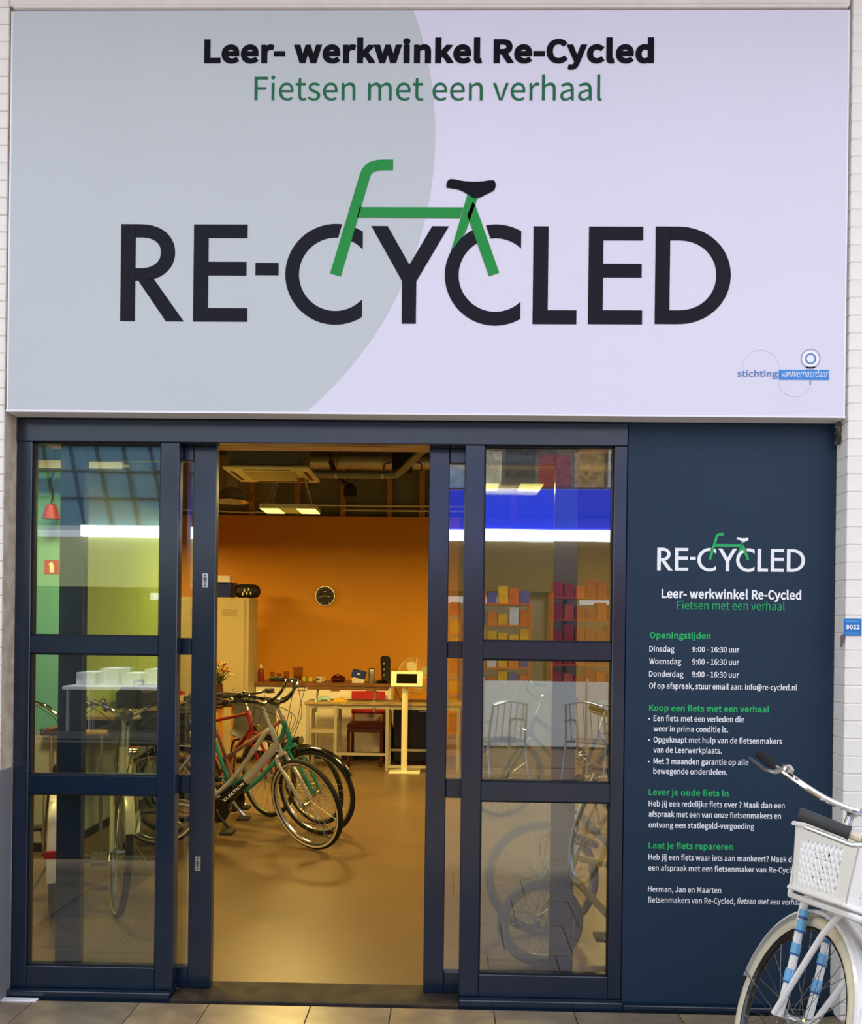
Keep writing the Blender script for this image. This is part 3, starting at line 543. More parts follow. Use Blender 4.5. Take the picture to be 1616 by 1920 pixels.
# ------------------------------------------------------------------ palette
M_FRAME = mat('navy_powder_coat', '0A2034', rough=0.22, var=0.10, scale=5, bump=0.015, bscale=300, spec=0.75)
M_FRAMEB = mat('black_rubber_seal', '0C0E14', rough=0.7)
M_GLASS = glass_mat('shop_glass', 0.16)
M_BRICK = mat('white_painted_brick', 'F3EFE8', rough=0.55, var=0.05, scale=9, bump=0.25, bscale=45)
M_MORTAR = mat('white_painted_joint', 'E6E1D8', rough=0.7, var=0.08, scale=20, bump=0.3)
M_BARE = two_tone('bare_reveal_brick', 'B7A796', 'CDBEAC', 18, rough=0.85, bump=0.3)
M_LINTEL = mat('white_painted_beam', 'E6E0DA', rough=0.6, var=0.05, bump=0.1)
M_WHITE = mat('white_board', 'F2F0F7', rough=0.35, var=0.01)
M_SIGN = mat('lilac_white_print', 'E0DEF0', rough=0.42, var=0.015, scale=2.5, spec=0.2)
M_SIGN2 = mat('grey_print', 'C4CBD0', rough=0.42, var=0.015, scale=2.5, spec=0.2)
M_INK = mat('near_black_ink', '100F1A', rough=0.45, var=0.03, spec=0.1)
M_INK2 = mat('charcoal_ink', '1C1C26', rough=0.45, var=0.03, spec=0.1)
M_GREEN = mat('green_ink', '1E8F3F', rough=0.4, var=0.04, spec=0.2)
M_GREEN2 = mat('dark_green_ink', '1C6B48', rough=0.4, var=0.03, spec=0.2)
M_PGREEN = mat('panel_green_ink', '2FB066', rough=0.45, var=0.03, spec=0.2)
M_PWHITE = mat('panel_white_ink', 'F4F6FA', rough=0.45, var=0.01, spec=0.2)
M_PANEL = mat('navy_information_board', '24374B', rough=0.45, var=0.05, scale=2, spec=0.2)
M_STEEL = mat('brushed_steel', 'C8CACD', rough=0.3, metal=0.9)
M_BLUE = mat('sticker_blue', '1877C9', rough=0.4)
M_LBLUE = mat('logo_blue', '2F88DB', rough=0.4)
M_LGREY = mat('logo_grey', 'A9A6BD', rough=0.5)
M_LFAINT = mat('logo_faint_grey', 'C9C6D8', rough=0.5)
M_LTEXT = mat('logo_text_blue', '5E86BE', rough=0.5)
M_SILL = two_tone('worn_dark_sill', '1A1614', '3C3024', 9, rough=0.75, lo=0.4, hi=0.7)
M_PLINTH = mat('grey_metal_plinth', '8E9098', rough=0.4, metal=0.3, var=0.05)

# ------------------------------------------------------------------ passage floor outside: stone tiles
floor_out = struct(bx('floor_passage', mat('tile_bed', '6E6459', rough=0.9), (-9, 9, -9.4, 0.0, -0.06, -0.012)), 'beige stone tile floor of the passage')
TM = [two_tone('stone_tile_%d' % i, a, b, 7 + i, rough=0.28, lo=0.35, hi=0.7, stretch=(1, 1.6, 1))
      for i, (a, b) in enumerate((('7C6E5C', '94846C'), ('82725C', '9C8A6E'), ('746859', '8C7F6D')))]
joints = [-2.07, -1.64, -1.195, -0.905, -0.48, -0.145, 0.28, 0.61, 1.04, 1.37, 1.80, 2.13]
joints_all = [-8.9 + 0.38 * i for i in range(18)] + joints + [2.13 + 0.38 * i for i in range(1, 18)]
rows = [(-0.055, -0.50), (-0.50, -0.93), (-0.93, -1.36), (-1.36, -1.79)]
tile_cache = {}
for ri, (ya, yb) in enumerate(rows):
    sh = 0.0 if ri == 0 else 0.09 * ri
    for i in range(len(joints) - 1):
        xa, xb = joints[i] + sh, joints[i + 1] + sh
        w = round(xb - xa, 3)
        m = TM[(i * 2 + ri) % 3]
        key = (w, round(ya - yb, 3), m.name)
        if key not in tile_cache:
            tile_cache[key] = MB().box(-w / 2 + 0.002, w / 2 - 0.002, -(ya - yb) / 2 + 0.002, (ya - yb) / 2 - 0.002, -0.012, 0.0, b=0.0012).mesh('tile', m, False)
        link('tile', tile_cache[key], floor_out, ((xa + xb) / 2, (ya + yb) / 2, 0))
# the rest of the passage floor, where single tiles are no longer told apart
far = MB()
far.box(-8.9, 8.9, -9.3, -1.79, -0.012, 0.0)
far.box(-8.9, -2.07, -1.79, -0.055, -0.012, 0.0)
far.box(2.13 + 0.27, 8.9, -1.79, -0.055, -0.012, 0.0)
o = far.build('tile_field', TM[0], floor_out, False)
o['kind'] = 'stuff'

# ------------------------------------------------------------------ brick piers either side of the shop front
brick_me = MB().box(-0.105, 0.105, -0.01, 0.09, -0.0342, 0.0342, b=0.003).mesh('brick', M_BRICK, False)
brick_half = MB().box(-0.05, 0.05, -0.01, 0.09, -0.0342, 0.0342, b=0.003).mesh('brick', M_BRICK, False)


def pier(name, label, x0, x1, z0, edge, core):
    root = struct(bx(name, core, (x0 + (0.004 if edge < 0 else 0), x1, -0.0965, 0.064, 0, 5.2)), label)
    z = z0
    k = 0
    while z < 4.62:
        L = 0.2115
        off = 0 if k % 2 else 0.106
        if edge > 0:         # the pier's shown edge is on its right
            x = x1 - 0.003
            if off:
                link('brick', brick_half, root, (x - 0.05, -0.090, z + 0.034))
                x -= 0.106
            while x - L > x0 - 0.02:
                link('brick', brick_me, root, (x - 0.105, -0.090, z + 0.034))
                x -= L
            if x - x0 > 0.06:
                link('brick', brick_half, root, (x - 0.05, -0.090, z + 0.034))
        else:
            x = x0
            if off:
                link('brick', brick_half, root, (x + 0.05, -0.090, z + 0.034))
                x += 0.106
            while x + L < x1 + 0.02:
                link('brick', brick_me, root, (x + 0.105, -0.090, z + 0.034))
                x += L
            if x1 - x > 0.06:
                link('brick', brick_half, root, (x + 0.05, -0.090, z + 0.034))
        z += 0.0716
        k += 1
    return root


pier('wall_left', 'white painted brick pier left of the shop front, with a bare beige reveal', -2.41, -1.772, 0.975, 1, M_BARE)
pier('wall_right', 'white painted brick pier right of the dark information board', 1.682, 2.32, 0.004, -1, M_MORTAR)
# rest of the block: courses only as a material, too far out to be told apart
M_BRICKF = mat('white_painted_brickwork', 'F3EFE8', rough=0.55, var=0.03)
nt_ = M_BRICKF.node_tree
bt_ = nt_.nodes.new('ShaderNodeTexBrick')
bt_.inputs['Scale'].default_value = 1.0
bt_.inputs['Brick Width'].default_value = 0.2115
bt_.inputs['Row Height'].default_value = 0.0716
bt_.inputs['Mortar Size'].default_value = 0.004
bt_.inputs['Color1'].default_value = bt_.inputs['Color2'].default_value = (1, 1, 1, 1)
bt_.inputs['Mortar'].default_value = (0, 0, 0, 1)
tc_ = nt_.nodes.new('ShaderNodeTexCoord')
mp_ = nt_.nodes.new('ShaderNodeMapping')
mp_.inputs['Rotation'].default_value = (-PI / 2, 0, 0)
nt_.links.new(tc_.outputs['Object'], mp_.inputs['Vector'])
nt_.links.new(mp_.outputs['Vector'], bt_.inputs['Vector'])
bp_ = nt_.nodes.new('ShaderNodeBump')
bp_.inputs['Strength'].default_value = 0.5
bp_.inputs['Distance'].default_value = 0.006
nt_.links.new(bt_.outputs['Color'], bp_.inputs['Height'])
nt_.links.new(bp_.outputs['Normal'], nt_.nodes['Principled BSDF'].inputs['Normal'])
# the block beyond the piers, and the wall above and behind the sign
struct(bx('wall_far_left', M_BRICKF, (-9, -2.41, -0.10, 0.30, 0, 5.2)))
struct(bx('wall_far_right', M_BRICKF, (2.32, 9, -0.10, 0.30, 0, 5.2)))
struct(bx('wall_front', M_LINTEL, (-1.772, 1.682, 0.0, 0.30, 2.46, 5.2)))
t = sroot('trim_1', 'white painted beam above the big sign board')
bx('beam', M_LINTEL, (-1.765, 1.665, -0.115, 0.0, 4.118, 4.635), t, b=0.004)
bx('edge_strip', M_LINTEL, (-1.745, 1.655, -0.122, 0.0, 4.104, 4.114), t)
struct(bx('trim_2', M_PLINTH, (-2.41, -1.768, -0.135, 0.002, 0.0, 0.975), None, 0.012), 'grey metal plinth casing at the foot of the left pier')
# crumbled mortar at the head of the right-hand reveal
M_RUBBLE = two_tone('crumbled_mortar', '3A3735', '6E6A66', 30, rough=0.95, bump=0.6)
t = MB()
for i in range(7):
    c = (1.672 + random.uniform(-0.006, 0.004), -0.04, 2.44 - i * 0.013)
    t.lathe(c, [(0.0, -0.010), (0.010, -0.006), (0.012, 0.002), (0.006, 0.009), (0.0, 0.011)], 6)
o = t.build('trim_3', M_RUBBLE)
struct(o, 'dark crumbled mortar under the lower right corner of the sign')
# chip in the paint of the right pier
chip = MB().prism([(1.664, 1.566), (1.672, 1.573), (1.680, 1.566), (1.681, 1.556), (1.668, 1.521), (1.664, 1.522)], -0.1025, -0.098)
o = chip.build('paint_chip', mat('bare_brick_chip', '6B5A58', rough=0.9, bump=0.3), bpy.data.objects['wall_right'], False)

# ------------------------------------------------------------------ glazed front: two fixed windows, two sliding doors
g0, g1 = 0.0, 0.06


def fixed_window(name, label, xl, xgl, xgr, xr):
    r = sroot(name, label)
    bx('stile', M_FRAME, (xl, xgl, g0, g1, 0.03, 2.35), r, 0.003)
    bx('stile', M_FRAME, (xgr, xr, g0, g1, 0.03, 2.35), r, 0.003)
    for z0, z1 in ((0.03, 0.122), (0.853, 0.934), (1.450, 1.526)):
        bx('rail', M_FRAME, (xgl, xgr, g0 + 0.002, g1, z0, z1), r, 0.003)
    for z0, z1 in ((0.122, 0.853), (0.934, 1.450), (1.526, 2.35)):
        bx('pane', M_GLASS, (xgl, xgr, 0.027, 0.033, z0, z1), r)
        s = MB()
        for a in ((xgl, xgl + 0.006, z0, z1), (xgr - 0.006, xgr, z0, z1), (xgl, xgr, z0, z0 + 0.006), (xgl, xgr, z1 - 0.006, z1)):
            s.box(a[0], a[1], 0.012, 0.026, a[2], a[3])
        s.build('glazing_seal', M_FRAMEB, r, False)
    return r


fixed_window('window_1', 'fixed navy framed window of three panes left of the doorway', -1.77, -1.705, -1.155, -1.077)
fixed_window('window_2', 'fixed navy framed window of three panes right of the doorway', 0.135, 0.217, 0.760, 0.815)


def sliding_door(name, label, xl, xr, ws, wide_left, locks):
    r = sroot(name, label)
    y0, y1 = 0.072, 0.116
    a, b = xl + ws[0], xr - ws[1]
    bx('stile', M_FRAME, (xl, a, y0, y1, 0.012, 2.37), r, 0.003)
    bx('stile', M_FRAME, (b, xr, y0, y1, 0.012, 2.37), r, 0.003)
    for z0, z1 in ((0.012, 0.102), (0.850, 0.930), (1.450, 1.522), (2.287, 2.37)):
        bx('rail', M_FRAME, (a, b, y0 + 0.002, y1 - 0.002, z0, z1), r, 0.003)
    for z0, z1 in ((0.102, 0.850), (0.930, 1.450), (1.522, 2.287)):
        bx('pane', M_GLASS, (a, b, 0.091, 0.097, z0, z1), r)
    for (x, z) in locks:
        p = MB().box(x - 0.0125, x + 0.0125, y0 - 0.003, y0, z - 0.031, z + 0.031, b=0.001).build('lock_plate', M_STEEL, r, False)
        q = MB()
        q.lathe((x, y0 - 0.006, z + 0.008), [(0.0, 0.0), (0.0075, 0.0), (0.0085, 0.004)], 14, axis='Y')
        q.box(x - 0.0045, x + 0.0045, y0 - 0.006, y0 - 0.002, z - 0.014, z + 0.004)
        q.build('lock_cylinder', mat('lock_brass_grey', '8A8A88', rough=0.35, metal=0.8), p)
        q = MB()
        for dz in (0.022, -0.022):
            q.lathe((x, y0 - 0.0042, z + dz), [(0.0, 0.0), (0.003, 0.0), (0.0034, 0.002)], 10, axis='Y')
        q.box(x - 0.001, x + 0.001, y0 - 0.0068, y0 - 0.005, z + 0.002, z + 0.012)
        q.build('screw', mat('lock_dark', '15161A', rough=0.5), p)
    return r


sliding_door('door_1', 'left sliding glass door, pushed open behind the left window, with two lock plates', -1.615, -0.935, (0.108, 0.100), True,
             ((-0.979, 1.772), (-0.996, 0.549)))
sliding_door('door_2', 'right sliding glass door, pushed open behind the right window', -0.017, 0.622, (0.087, 0.099), False, ())
t = sroot('trim_4', 'navy head beam over the windows and the doorway')
bx('head_beam', M_FRAME, (-1.77, 0.815, -0.004, 0.066, 2.350, 2.46), t, 0.003)
bx('track_cover', M_FRAME, (-1.70, 0.76, 0.066, 0.15, 2.372, 2.46), t, 0.003)
M_PINE = two_tone('pine_wood', 'B98A55', 'D4A56C', 6, rough=0.6, stretch=(1, 12, 12))
struct(bx('trim_5', M_PINE, (-1.75, 0.81, 0.19, 0.30, 2.382, 2.46)), 'bare pine batten inside the shop above the doorway')
t = sroot('trim_6', 'dark worn door sill along the foot of the shop front')
bx('sill', M_SILL, (-1.077, 0.135, -0.045, 0.16, -0.01, 0.010), t, 0.003)
bx('sill_track', M_FRAME, (-1.77, -1.077, -0.035, 0.066, -0.01, 0.03), t, 0.003)
bx('sill_track', M_FRAME, (0.135, 0.815, -0.040, 0.066, -0.01, 0.03), t, 0.003)

# ------------------------------------------------------------------ navy information board with the shop's text
info = thing('information_board', 'tall navy board with opening hours and shop text right of the glass front', 'sign', (0, 0, 0))
bx('panel', M_PANEL, (0.817, 1.680, 0.0, 0.05, 0.0, 2.46), info, 0.002)
bx('foot_strip', M_FRAME, (0.815, 1.680, -0.040, 0.0, -0.004, 0.022), info, 0.003)
struct(bx('wall_behind_board', mat('stud_wall', '7A756C', rough=0.8), (0.815, 1.70, 0.052, 0.30, 0, 2.46)))
YP = -0.0008
B_ = 0.0005
for (s, x0, x1, z, m, bold, cap) in [
    ('Leer- werkwinkel Re-Cycled', 0.963, 1.543, 1.715, M_PWHITE, 0.0017, 0.0385),
    ('Fietsen met een verhaal', 1.028, 1.475, 1.670, M_PGREEN, 0.0, 0.034),
    ('Openingstijden', 0.916, 1.169, 1.546, M_PGREEN, 0.0012, 0.0262),
    ('Dinsdag', 0.915, 1.019, 1.491, M_PWHITE, B_, 0.0236),
    ('9:00 - 16:30 uur', 1.094, 1.289, 1.491, M_PWHITE, B_, 0.0236),
    ('Woensdag', 0.915, 1.048, 1.439, M_PWHITE, B_, 0.0236),
    ('9:00 - 16:30 uur', 1.094, 1.289, 1.439, M_PWHITE, B_, 0.0236),
    ('Donderdag', 0.915, 1.058, 1.386, M_PWHITE, B_, 0.0236),
    ('9:00 - 16:30 uur', 1.094, 1.289, 1.386, M_PWHITE, B_, 0.0236),
    ('Of op afspraak, stuur email aan: info@re-cycled.nl', 0.916, 1.530, 1.336, M_PWHITE, B_, 0.0236),
    ('Koop een fiets met een verhaal', 0.917, 1.416, 1.242, M_PGREEN, 0.0012, 0.0262),
    ('Een fiets met een verleden die', 0.936, 1.313, 1.200, M_PWHITE, B_, 0.0236),
    ('weer in prima conditie is.', 0.936, 1.247, 1.157, M_PWHITE, B_, 0.0236),
    ('Opgeknapt met hulp van de fietsenmakers', 0.937, 1.471, 1.111, M_PWHITE, B_, 0.0236),
    ('van de Leerwerkplaats.', 0.937, 1.221, 1.068, M_PWHITE, B_, 0.0236),
    ('Met 3 maanden garantie op alle', 0.938, 1.333, 1.021, M_PWHITE, B_, 0.0236),
    ('bewegende onderdelen.', 0.938, 1.245, 0.979, M_PWHITE, B_, 0.0236),
    ('Lever je oude fiets in', 0.920, 1.252, 0.889, M_PGREEN, 0.0012, 0.0262),
    ('Heb jij een redelijke fiets over ? Maak dan een', 0.920, 1.485, 0.843, M_PWHITE, B_, 0.0236),
    ('afspraak met een van onze fietsenmakers en', 0.921, 1.470, 0.799, M_PWHITE, B_, 0.0236),
    ('ontvang een statiegeld-vergoeding', 0.921, 1.360, 0.754, M_PWHITE, B_, 0.0236),
    ('Laat je fiets repareren', 0.922, 1.273, 0.666, M_PGREEN, 0.0012, 0.0262),
    ('Heb jij een fiets waar iets aan mankeert? Maak dan', 0.922, 1.548, 0.619, M_PWHITE, B_, 0.0236),
    ('een afspraak met een fietsenmaker van Re-Cycled', 0.922, 1.544, 0.574, M_PWHITE, B_, 0.0236),
    ('Herman, Jan en Maarten', 0.922, 1.226, 0.485, M_PWHITE, B_, 0.0236),
    ('fietsenmakers van Re-Cycled,', 0.922, 1.285, 0.440, M_PWHITE, B_, 0.0236),
]:
    lettering('text_line', s, x0, x1, z, m, info, YP, cap, bold)
lettering('text_line', 'fietsen met een verhaal!', 1.291, 1.570, 0.441, M_PWHITE, info, YP, 0.0236, B_, 0.2)
for z in (1.209, 1.120, 1.030):
    MB().lathe((0.918, YP, z), [(0.0, -0.0006), (0.0034, -0.0006), (0.0034, 0.0006)], 12, axis='Y').build('bullet', M_PWHITE, info, False)

# ------------------------------------------------------------------ the bicycle word mark, used on both signs


def arc(cx, cz, r, a0, a1, n):
    return [(cx + r * math.cos(a0 + (a1 - a0) * i / n), cz + r * math.sin(a0 + (a1 - a0) * i / n)) for i in range(n + 1)]


def bez(p0, p1, p2, p3, n=10):
    out = []
    for i in range(n + 1):
        t = i / n
        a, b, c, d = (1 - t) ** 3, 3 * t * (1 - t) ** 2, 3 * t * t * (1 - t), t ** 3
        out.append((a * p0[0] + b * p1[0] + c * p2[0] + d * p3[0], a * p0[1] + b * p1[1] + c * p2[1] + d * p3[1]))
    return out


def strip(outer, inner):
    return outer + inner[::-1]


def c_pieces(cx, cz, xt, cut_lo, cut_hi):
    """a C as arcs: the lower/left sweep up to the first cut, and the tip beyond the second cut"""
    ro, ri = 0.206, 0.150
    ao, ai = math.acos((xt - cx) / ro), math.acos((xt - cx) / ri)
    main = strip(arc(cx, cz, ro, cut_lo[0], 2 * PI - ao, 44), arc(cx, cz, ri, cut_lo[1], 2 * PI - ai, 44))
    tip = strip(arc(cx, cz, ro, ao, cut_hi[0], 8), arc(cx, cz, ri, ai, cut_hi[1], 8))
    return [main, tip]


def wordmark(parent, y, fx, fz, m_letter, m_frame, m_saddle, th=0.0012):
    """the letters RE-CYCLED with the green cycle frame over them; fx, fz map the drawing to the wall"""
    T, B = 3.221, 2.823
    tc = lambda cx, cz, x, z: math.atan2(z - cz, x - cx)
    c1, c2 = (-0.407, 3.019), (0.246, 3.019)
    letters = [
        ('letter_r', [[(-1.292, T), (-1.292, B), (-1.231, B), (-1.231, T)],
                      strip([(-1.232, T)] + bez((-1.211, T), (-1.120, T), (-1.068, 3.170), (-1.068, 3.105)) + bez((-1.068, 3.105), (-1.068, 3.045), (-1.110, 3.010), (-1.155, 2.996)) + [(-1.232, 2.988)],
                            [(-1.232, 3.167)] + bez((-1.211, 3.167), (-1.155, 3.167), (-1.127, 3.145), (-1.127, 3.105)) + bez((-1.127, 3.105), (-1.127, 3.062), (-1.160, 3.040), (-1.215, 3.040)) + [(-1.232, 3.040)]),
                      [(-1.219, 2.989), (-1.103, B), (-1.029, B), (-1.156, 2.998)]]),
        ('letter_e', [[(-0.991, T), (-0.991, B), (-0.767, B), (-0.767, 2.878), (-0.930, 2.878), (-0.930, 3.012), (-0.773, 3.012), (-0.773, 3.068),
                       (-0.930, 3.068), (-0.930, 3.165), (-0.770, 3.165), (-0.770, T)]]),
        ('hyphen', [[(-0.736, 3.064), (-0.736, 3.014), (-0.641, 3.014), (-0.641, 3.064)]]),
        ('letter_c', c_pieces(c1[0], c1[1], -0.297, (tc(*c1, -0.383, 3.2235), tc(*c1, -0.398, 3.1687)), (tc(*c1, -0.331, 3.211), tc(*c1, -0.344, 3.163)))),
        ('letter_y', [[(-0.263, 3.217), (-0.196, 3.217), (-0.105, 3.059), (-0.014, 3.217), (0.054, 3.217), (-0.076, 2.992), (-0.076, B - 0.004), (-0.134, B - 0.004), (-0.134, 2.992)]]),
        ('letter_c', c_pieces(c2[0], c2[1], 0.349, (tc(*c2, 0.160, 3.208), tc(*c2, 0.174, 3.150)), (tc(*c2, 0.205, 3.221), tc(*c2, 0.224, 3.167)))),
        ('letter_l', [[(0.399, 3.218), (0.399, 2.820), (0.577, 2.820), (0.577, 2.877), (0.460, 2.877), (0.460, 3.218)]]),
        ('letter_e', [[(0.624, 3.218), (0.624, 2.821), (0.843, 2.821), (0.843, 2.878), (0.683, 2.878), (0.683, 3.011), (0.839, 3.011), (0.839, 3.066),
                       (0.683, 3.066), (0.683, 3.162), (0.844, 3.162), (0.844, 3.218)]]),
        ('letter_d', [[(0.894, 3.219), (0.894, 2.823), (0.953, 2.823), (0.953, 3.219)],
                      strip([(0.952, 3.219), (0.985, 3.219)] + bez((0.985, 3.219), (1.110, 3.219), (1.199, 3.130), (1.199, 3.021)) + bez((1.199, 3.021), (1.199, 2.912), (1.110, 2.823), (0.990, 2.823)) + [(0.952, 2.823)],
                            [(0.952, 3.163), (0.990, 3.163)] + bez((0.990, 3.163), (1.080, 3.163), (1.141, 3.100), (1.141, 3.021)) + bez((1.141, 3.021), (1.141, 2.942), (1.080, 2.879), (0.992, 2.879)) + [(0.952, 2.879)])]),
    ]

    def put(name, polys, m, dy):
        b = MB()
        for p in polys:
            q = [(fx(a), fz(c)) for a, c in p]
            b.prism(q, y - dy - th, y - dy)
        me_o = b.build(name, m, parent, False)
        return me_o
    for nm, polys in letters:
        put(nm, polys, m_letter, 0.0)
    frame = [
        [(-0.177, 3.488), (-0.177, 3.444)] + bez((-0.215, 3.444), (-0.250, 3.444), (-0.264, 3.438), (-0.270, 3.420), 5) + [(-0.385, 3.010), (-0.429, 3.023)]
        + bez((-0.312, 3.430), (-0.298, 3.475), (-0.265, 3.488), (-0.215, 3.488), 6),
        [(-0.312, 3.294), (0.112, 3.294), (0.098, 3.250), (-0.322, 3.250)],
        [(0.129, 3.350), (0.172, 3.340), (0.122, 3.192), (0.064, 3.117)],
        [(0.150, 3.316), (0.160, 3.305), (0.261, 3.029), (0.220, 3.014), (0.128, 3.262)],
    ]
    put('cycle_frame', frame, m_frame, 0.0006)
    saddle = bez((0.042, 3.374), (0.040, 3.398), (0.048, 3.410), (0.064, 3.409), 5) + bez((0.075, 3.408), (0.110, 3.398), (0.170, 3.394), (0.215, 3.404), 6) \
        + bez((0.236, 3.404), (0.246, 3.392), (0.244, 3.372), (0.234, 3.362), 5) + bez((0.215, 3.352), (0.195, 3.346), (0.188, 3.332), (0.165, 3.332), 5) \
        + bez((0.150, 3.332), (0.128, 3.346), (0.110, 3.366), (0.070, 3.370), 5)
    put('saddle', [saddle], m_saddle, 0.0012)


# ------------------------------------------------------------------ big sign above the shop front
sign = thing('shop_sign', 'large lilac and grey sign board reading RE-CYCLED above the shop front', 'sign', (0, 0, 0))
SX0, SX1, SZ0, SZ1, SY = -1.755, 1.660, 2.455, 4.100, -0.110
bx('board', M_SIGN, (SX0, SX1, SY, -0.02, SZ0, SZ1), sign, 0.002)
t = MB()
for d in ((SX0 - 0.006, SX0, SZ0, SZ1), (SX1, SX1 + 0.006, SZ0, SZ1)):
    t.box(d[0], d[1], SY + 0.002, -0.02, d[2], d[3])
t.box(SX0 - 0.006, SX1 + 0.006, SY - 0.003, -0.02, SZ0 - 0.008, SZ0)
t.build('edge_profile', M_WHITE, sign, False)
ccx, ccz, cr0 = -1.480, 3.575, 1.474
a0 = math.asin((SZ0 + 0.003 - ccz) / cr0)
a1 = math.asin((SZ1 - 0.003 - ccz) / cr0)
poly = [(SX0 + 0.003, SZ1 - 0.003), (SX0 + 0.003, SZ0 + 0.003)] + arc(ccx, ccz, cr0, a0, a1, 48)
MB().prism(poly, SY - 0.0006, SY + 0.0002).build('grey_circle_print', M_SIGN2, sign, False)
YS = SY - 0.0014
lettering('printed_word', 'Leer- werkwinkel Re-Cycled', -0.958, 0.878, 3.882, M_INK, sign, YS, 0.098, 0.0066, split=True)
lettering('printed_word', 'Fietsen met een verhaal', -0.749, 0.669, 3.731, M_GREEN2, sign, YS, 0.0955, 0.0, split=True)
wordmark(sign, SY - 0.0008, lambda a: a, lambda c: c, M_INK2, M_GREEN, M_INK)
k = (1.557 - 0.943) / (1.199 + 1.292)
wordmark(info, -0.0002, lambda a: 0.943 + (a + 1.292) * k, lambda c: 1.831 + (c - 2.823) * (k * 0.975), M_PWHITE, M_PGREEN, M_PWHITE, 0.0008)
# small foundation logo in the corner of the sign
lettering('small_logo_text', 'stichting', 1.230, 1.393, 2.611, M_LTEXT, sign, YS, 0.026, 0.0006)
MB().box(1.397, 1.599, SY - 0.0016, SY - 0.0004, 2.600, 2.641).build('small_logo_bar', M_LBLUE, sign, False)
lettering('small_logo_script', 'vanhiernaardaar', 1.405, 1.592, 2.612, M_PWHITE, sign, SY - 0.0022, 0.026, 0.0, 0.18)


def ring(cx, cz, ro, ri, y0, y1, a0=0.0, a1=2 * PI, n=40):
    return MB().lathe((cx, y0, cz), [(ri, 0), (ro, 0), (ro, y1 - y0), (ri, y1 - y0)], n, axis='Y', closed=True, a0=a0, a1=a1)


ring(1.524, 2.686, 0.040, 0.0345, SY - 0.0012, SY).build('small_logo_pin', M_LGREY, sign, False)
MB().prism([(1.502, 2.654), (1.546, 2.654), (1.536, 2.641), (1.512, 2.641)], SY - 0.0012, SY).build('small_logo_pin_neck', M_LGREY, sign, False)
MB().box(1.5205, 1.5275, SY - 0.0012, SY, 2.580, 2.600).build('small_logo_pin_foot', M_LGREY, sign, False)
ring(1.524, 2.686, 0.0345, 0.0, SY - 0.0008, SY).build('small_logo_pin_disc', M_PWHITE, sign, False)
ring(1.524, 2.686, 0.0225, 0.0155, SY - 0.0014, SY).build('small_logo_pin_ring', M_LTEXT, sign, False)
ring(1.325, 2.647, 0.0735, 0.0722, SY - 0.001, SY, 0.0, PI).build('small_logo_arc', M_LFAINT, sign, False)
ring(1.462, 2.598, 0.0670, 0.0657, SY - 0.001, SY, PI, 2 * PI - 0.1).build('small_logo_arc', M_LFAINT, sign, False)

# blue number plate on the right pier
pl = thing('number_plate', 'small blue plate numbered 9022 on the white brick pier', 'plate', (0, 0, 0))
bx('plate', M_BLUE, (1.676, 1.745, -0.1035, -0.0985, 1.567, 1.636), pl)
lettering('number', '9022', 1.683, 1.737, 1.594, M_PWHITE, pl, -0.1042, 0.017, 0.0012, thick=0.0004)
for z_ in (1.5765, 1.625):
    t = MB()
    for i in range(9):
        t.box(1.681 + i * 0.0064, 1.6855 + i * 0.0064, -0.1042, -0.1035, z_ - 0.0015, z_ + 0.0015)
    t.build('fine_print', mat('pale_blue_print', '8CC8F2', rough=0.5), pl, False)

# scrap of white plastic on the tiles by the left pier
o = MB().box(-1.86, -1.625, -0.075, -0.045, 0.0, 0.006, b=0.001).build('white_strip', M_WHITE, None, False)
tag(o, 'flat white strip lying on the tiles at the foot of the left pier', 'strip')

# ------------------------------------------------------------------ the shop inside
M_CONC = two_tone('warm_concrete_floor', '665339', '766041', 1.6, rough=0.36, lo=0.3, hi=0.7, detail=8)
M_ORANGE = mat('orange_wall_paint', 'D18C00', rough=0.6, var=0.03, scale=1.5)
M_GREENW = mat('green_wall_paint', '6CBCC8', rough=0.55, var=0.03)
M_GREENLIT = mat('lamplit_green_wall', 'B3C86A', rough=0.55, var=0.03)  # side of the green wall: warm lamplight put into a brighter lime colour
M_DADO = mat('pale_grey_dado', 'B9C0C4', rough=0.6, var=0.03)
M_DARKC = mat('dark_ceiling', '39362F', rough=0.9, var=0.1)
M_DARKP = mat('dark_upper_panel', '70736C', rough=0.8, var=0.1, scale=3)
M_STUD = two_tone('pine_stud', '8E6A40', 'B98D5A', 8, rough=0.7, stretch=(8, 8, 1))
M_GREYW = mat('grey_beige_wall', '9A9484', rough=0.7, var=0.04)
M_GALV = mat('galvanised_duct', 'C4C4BE', rough=0.3, metal=0.45, var=0.1, scale=6)
M_GPIPE = mat('grey_plastic_pipe', '7C7F80', rough=0.45)
M_BLACK = mat('satin_black', '17171A', rough=0.42)
M_CREAM = mat('cream_plastic', 'DAD2BE', rough=0.5)
M_LEDW = mat('lit_lamp_panel', 'FFF3C0', rough=0.5, emit='FFE57A', estr=1.7)

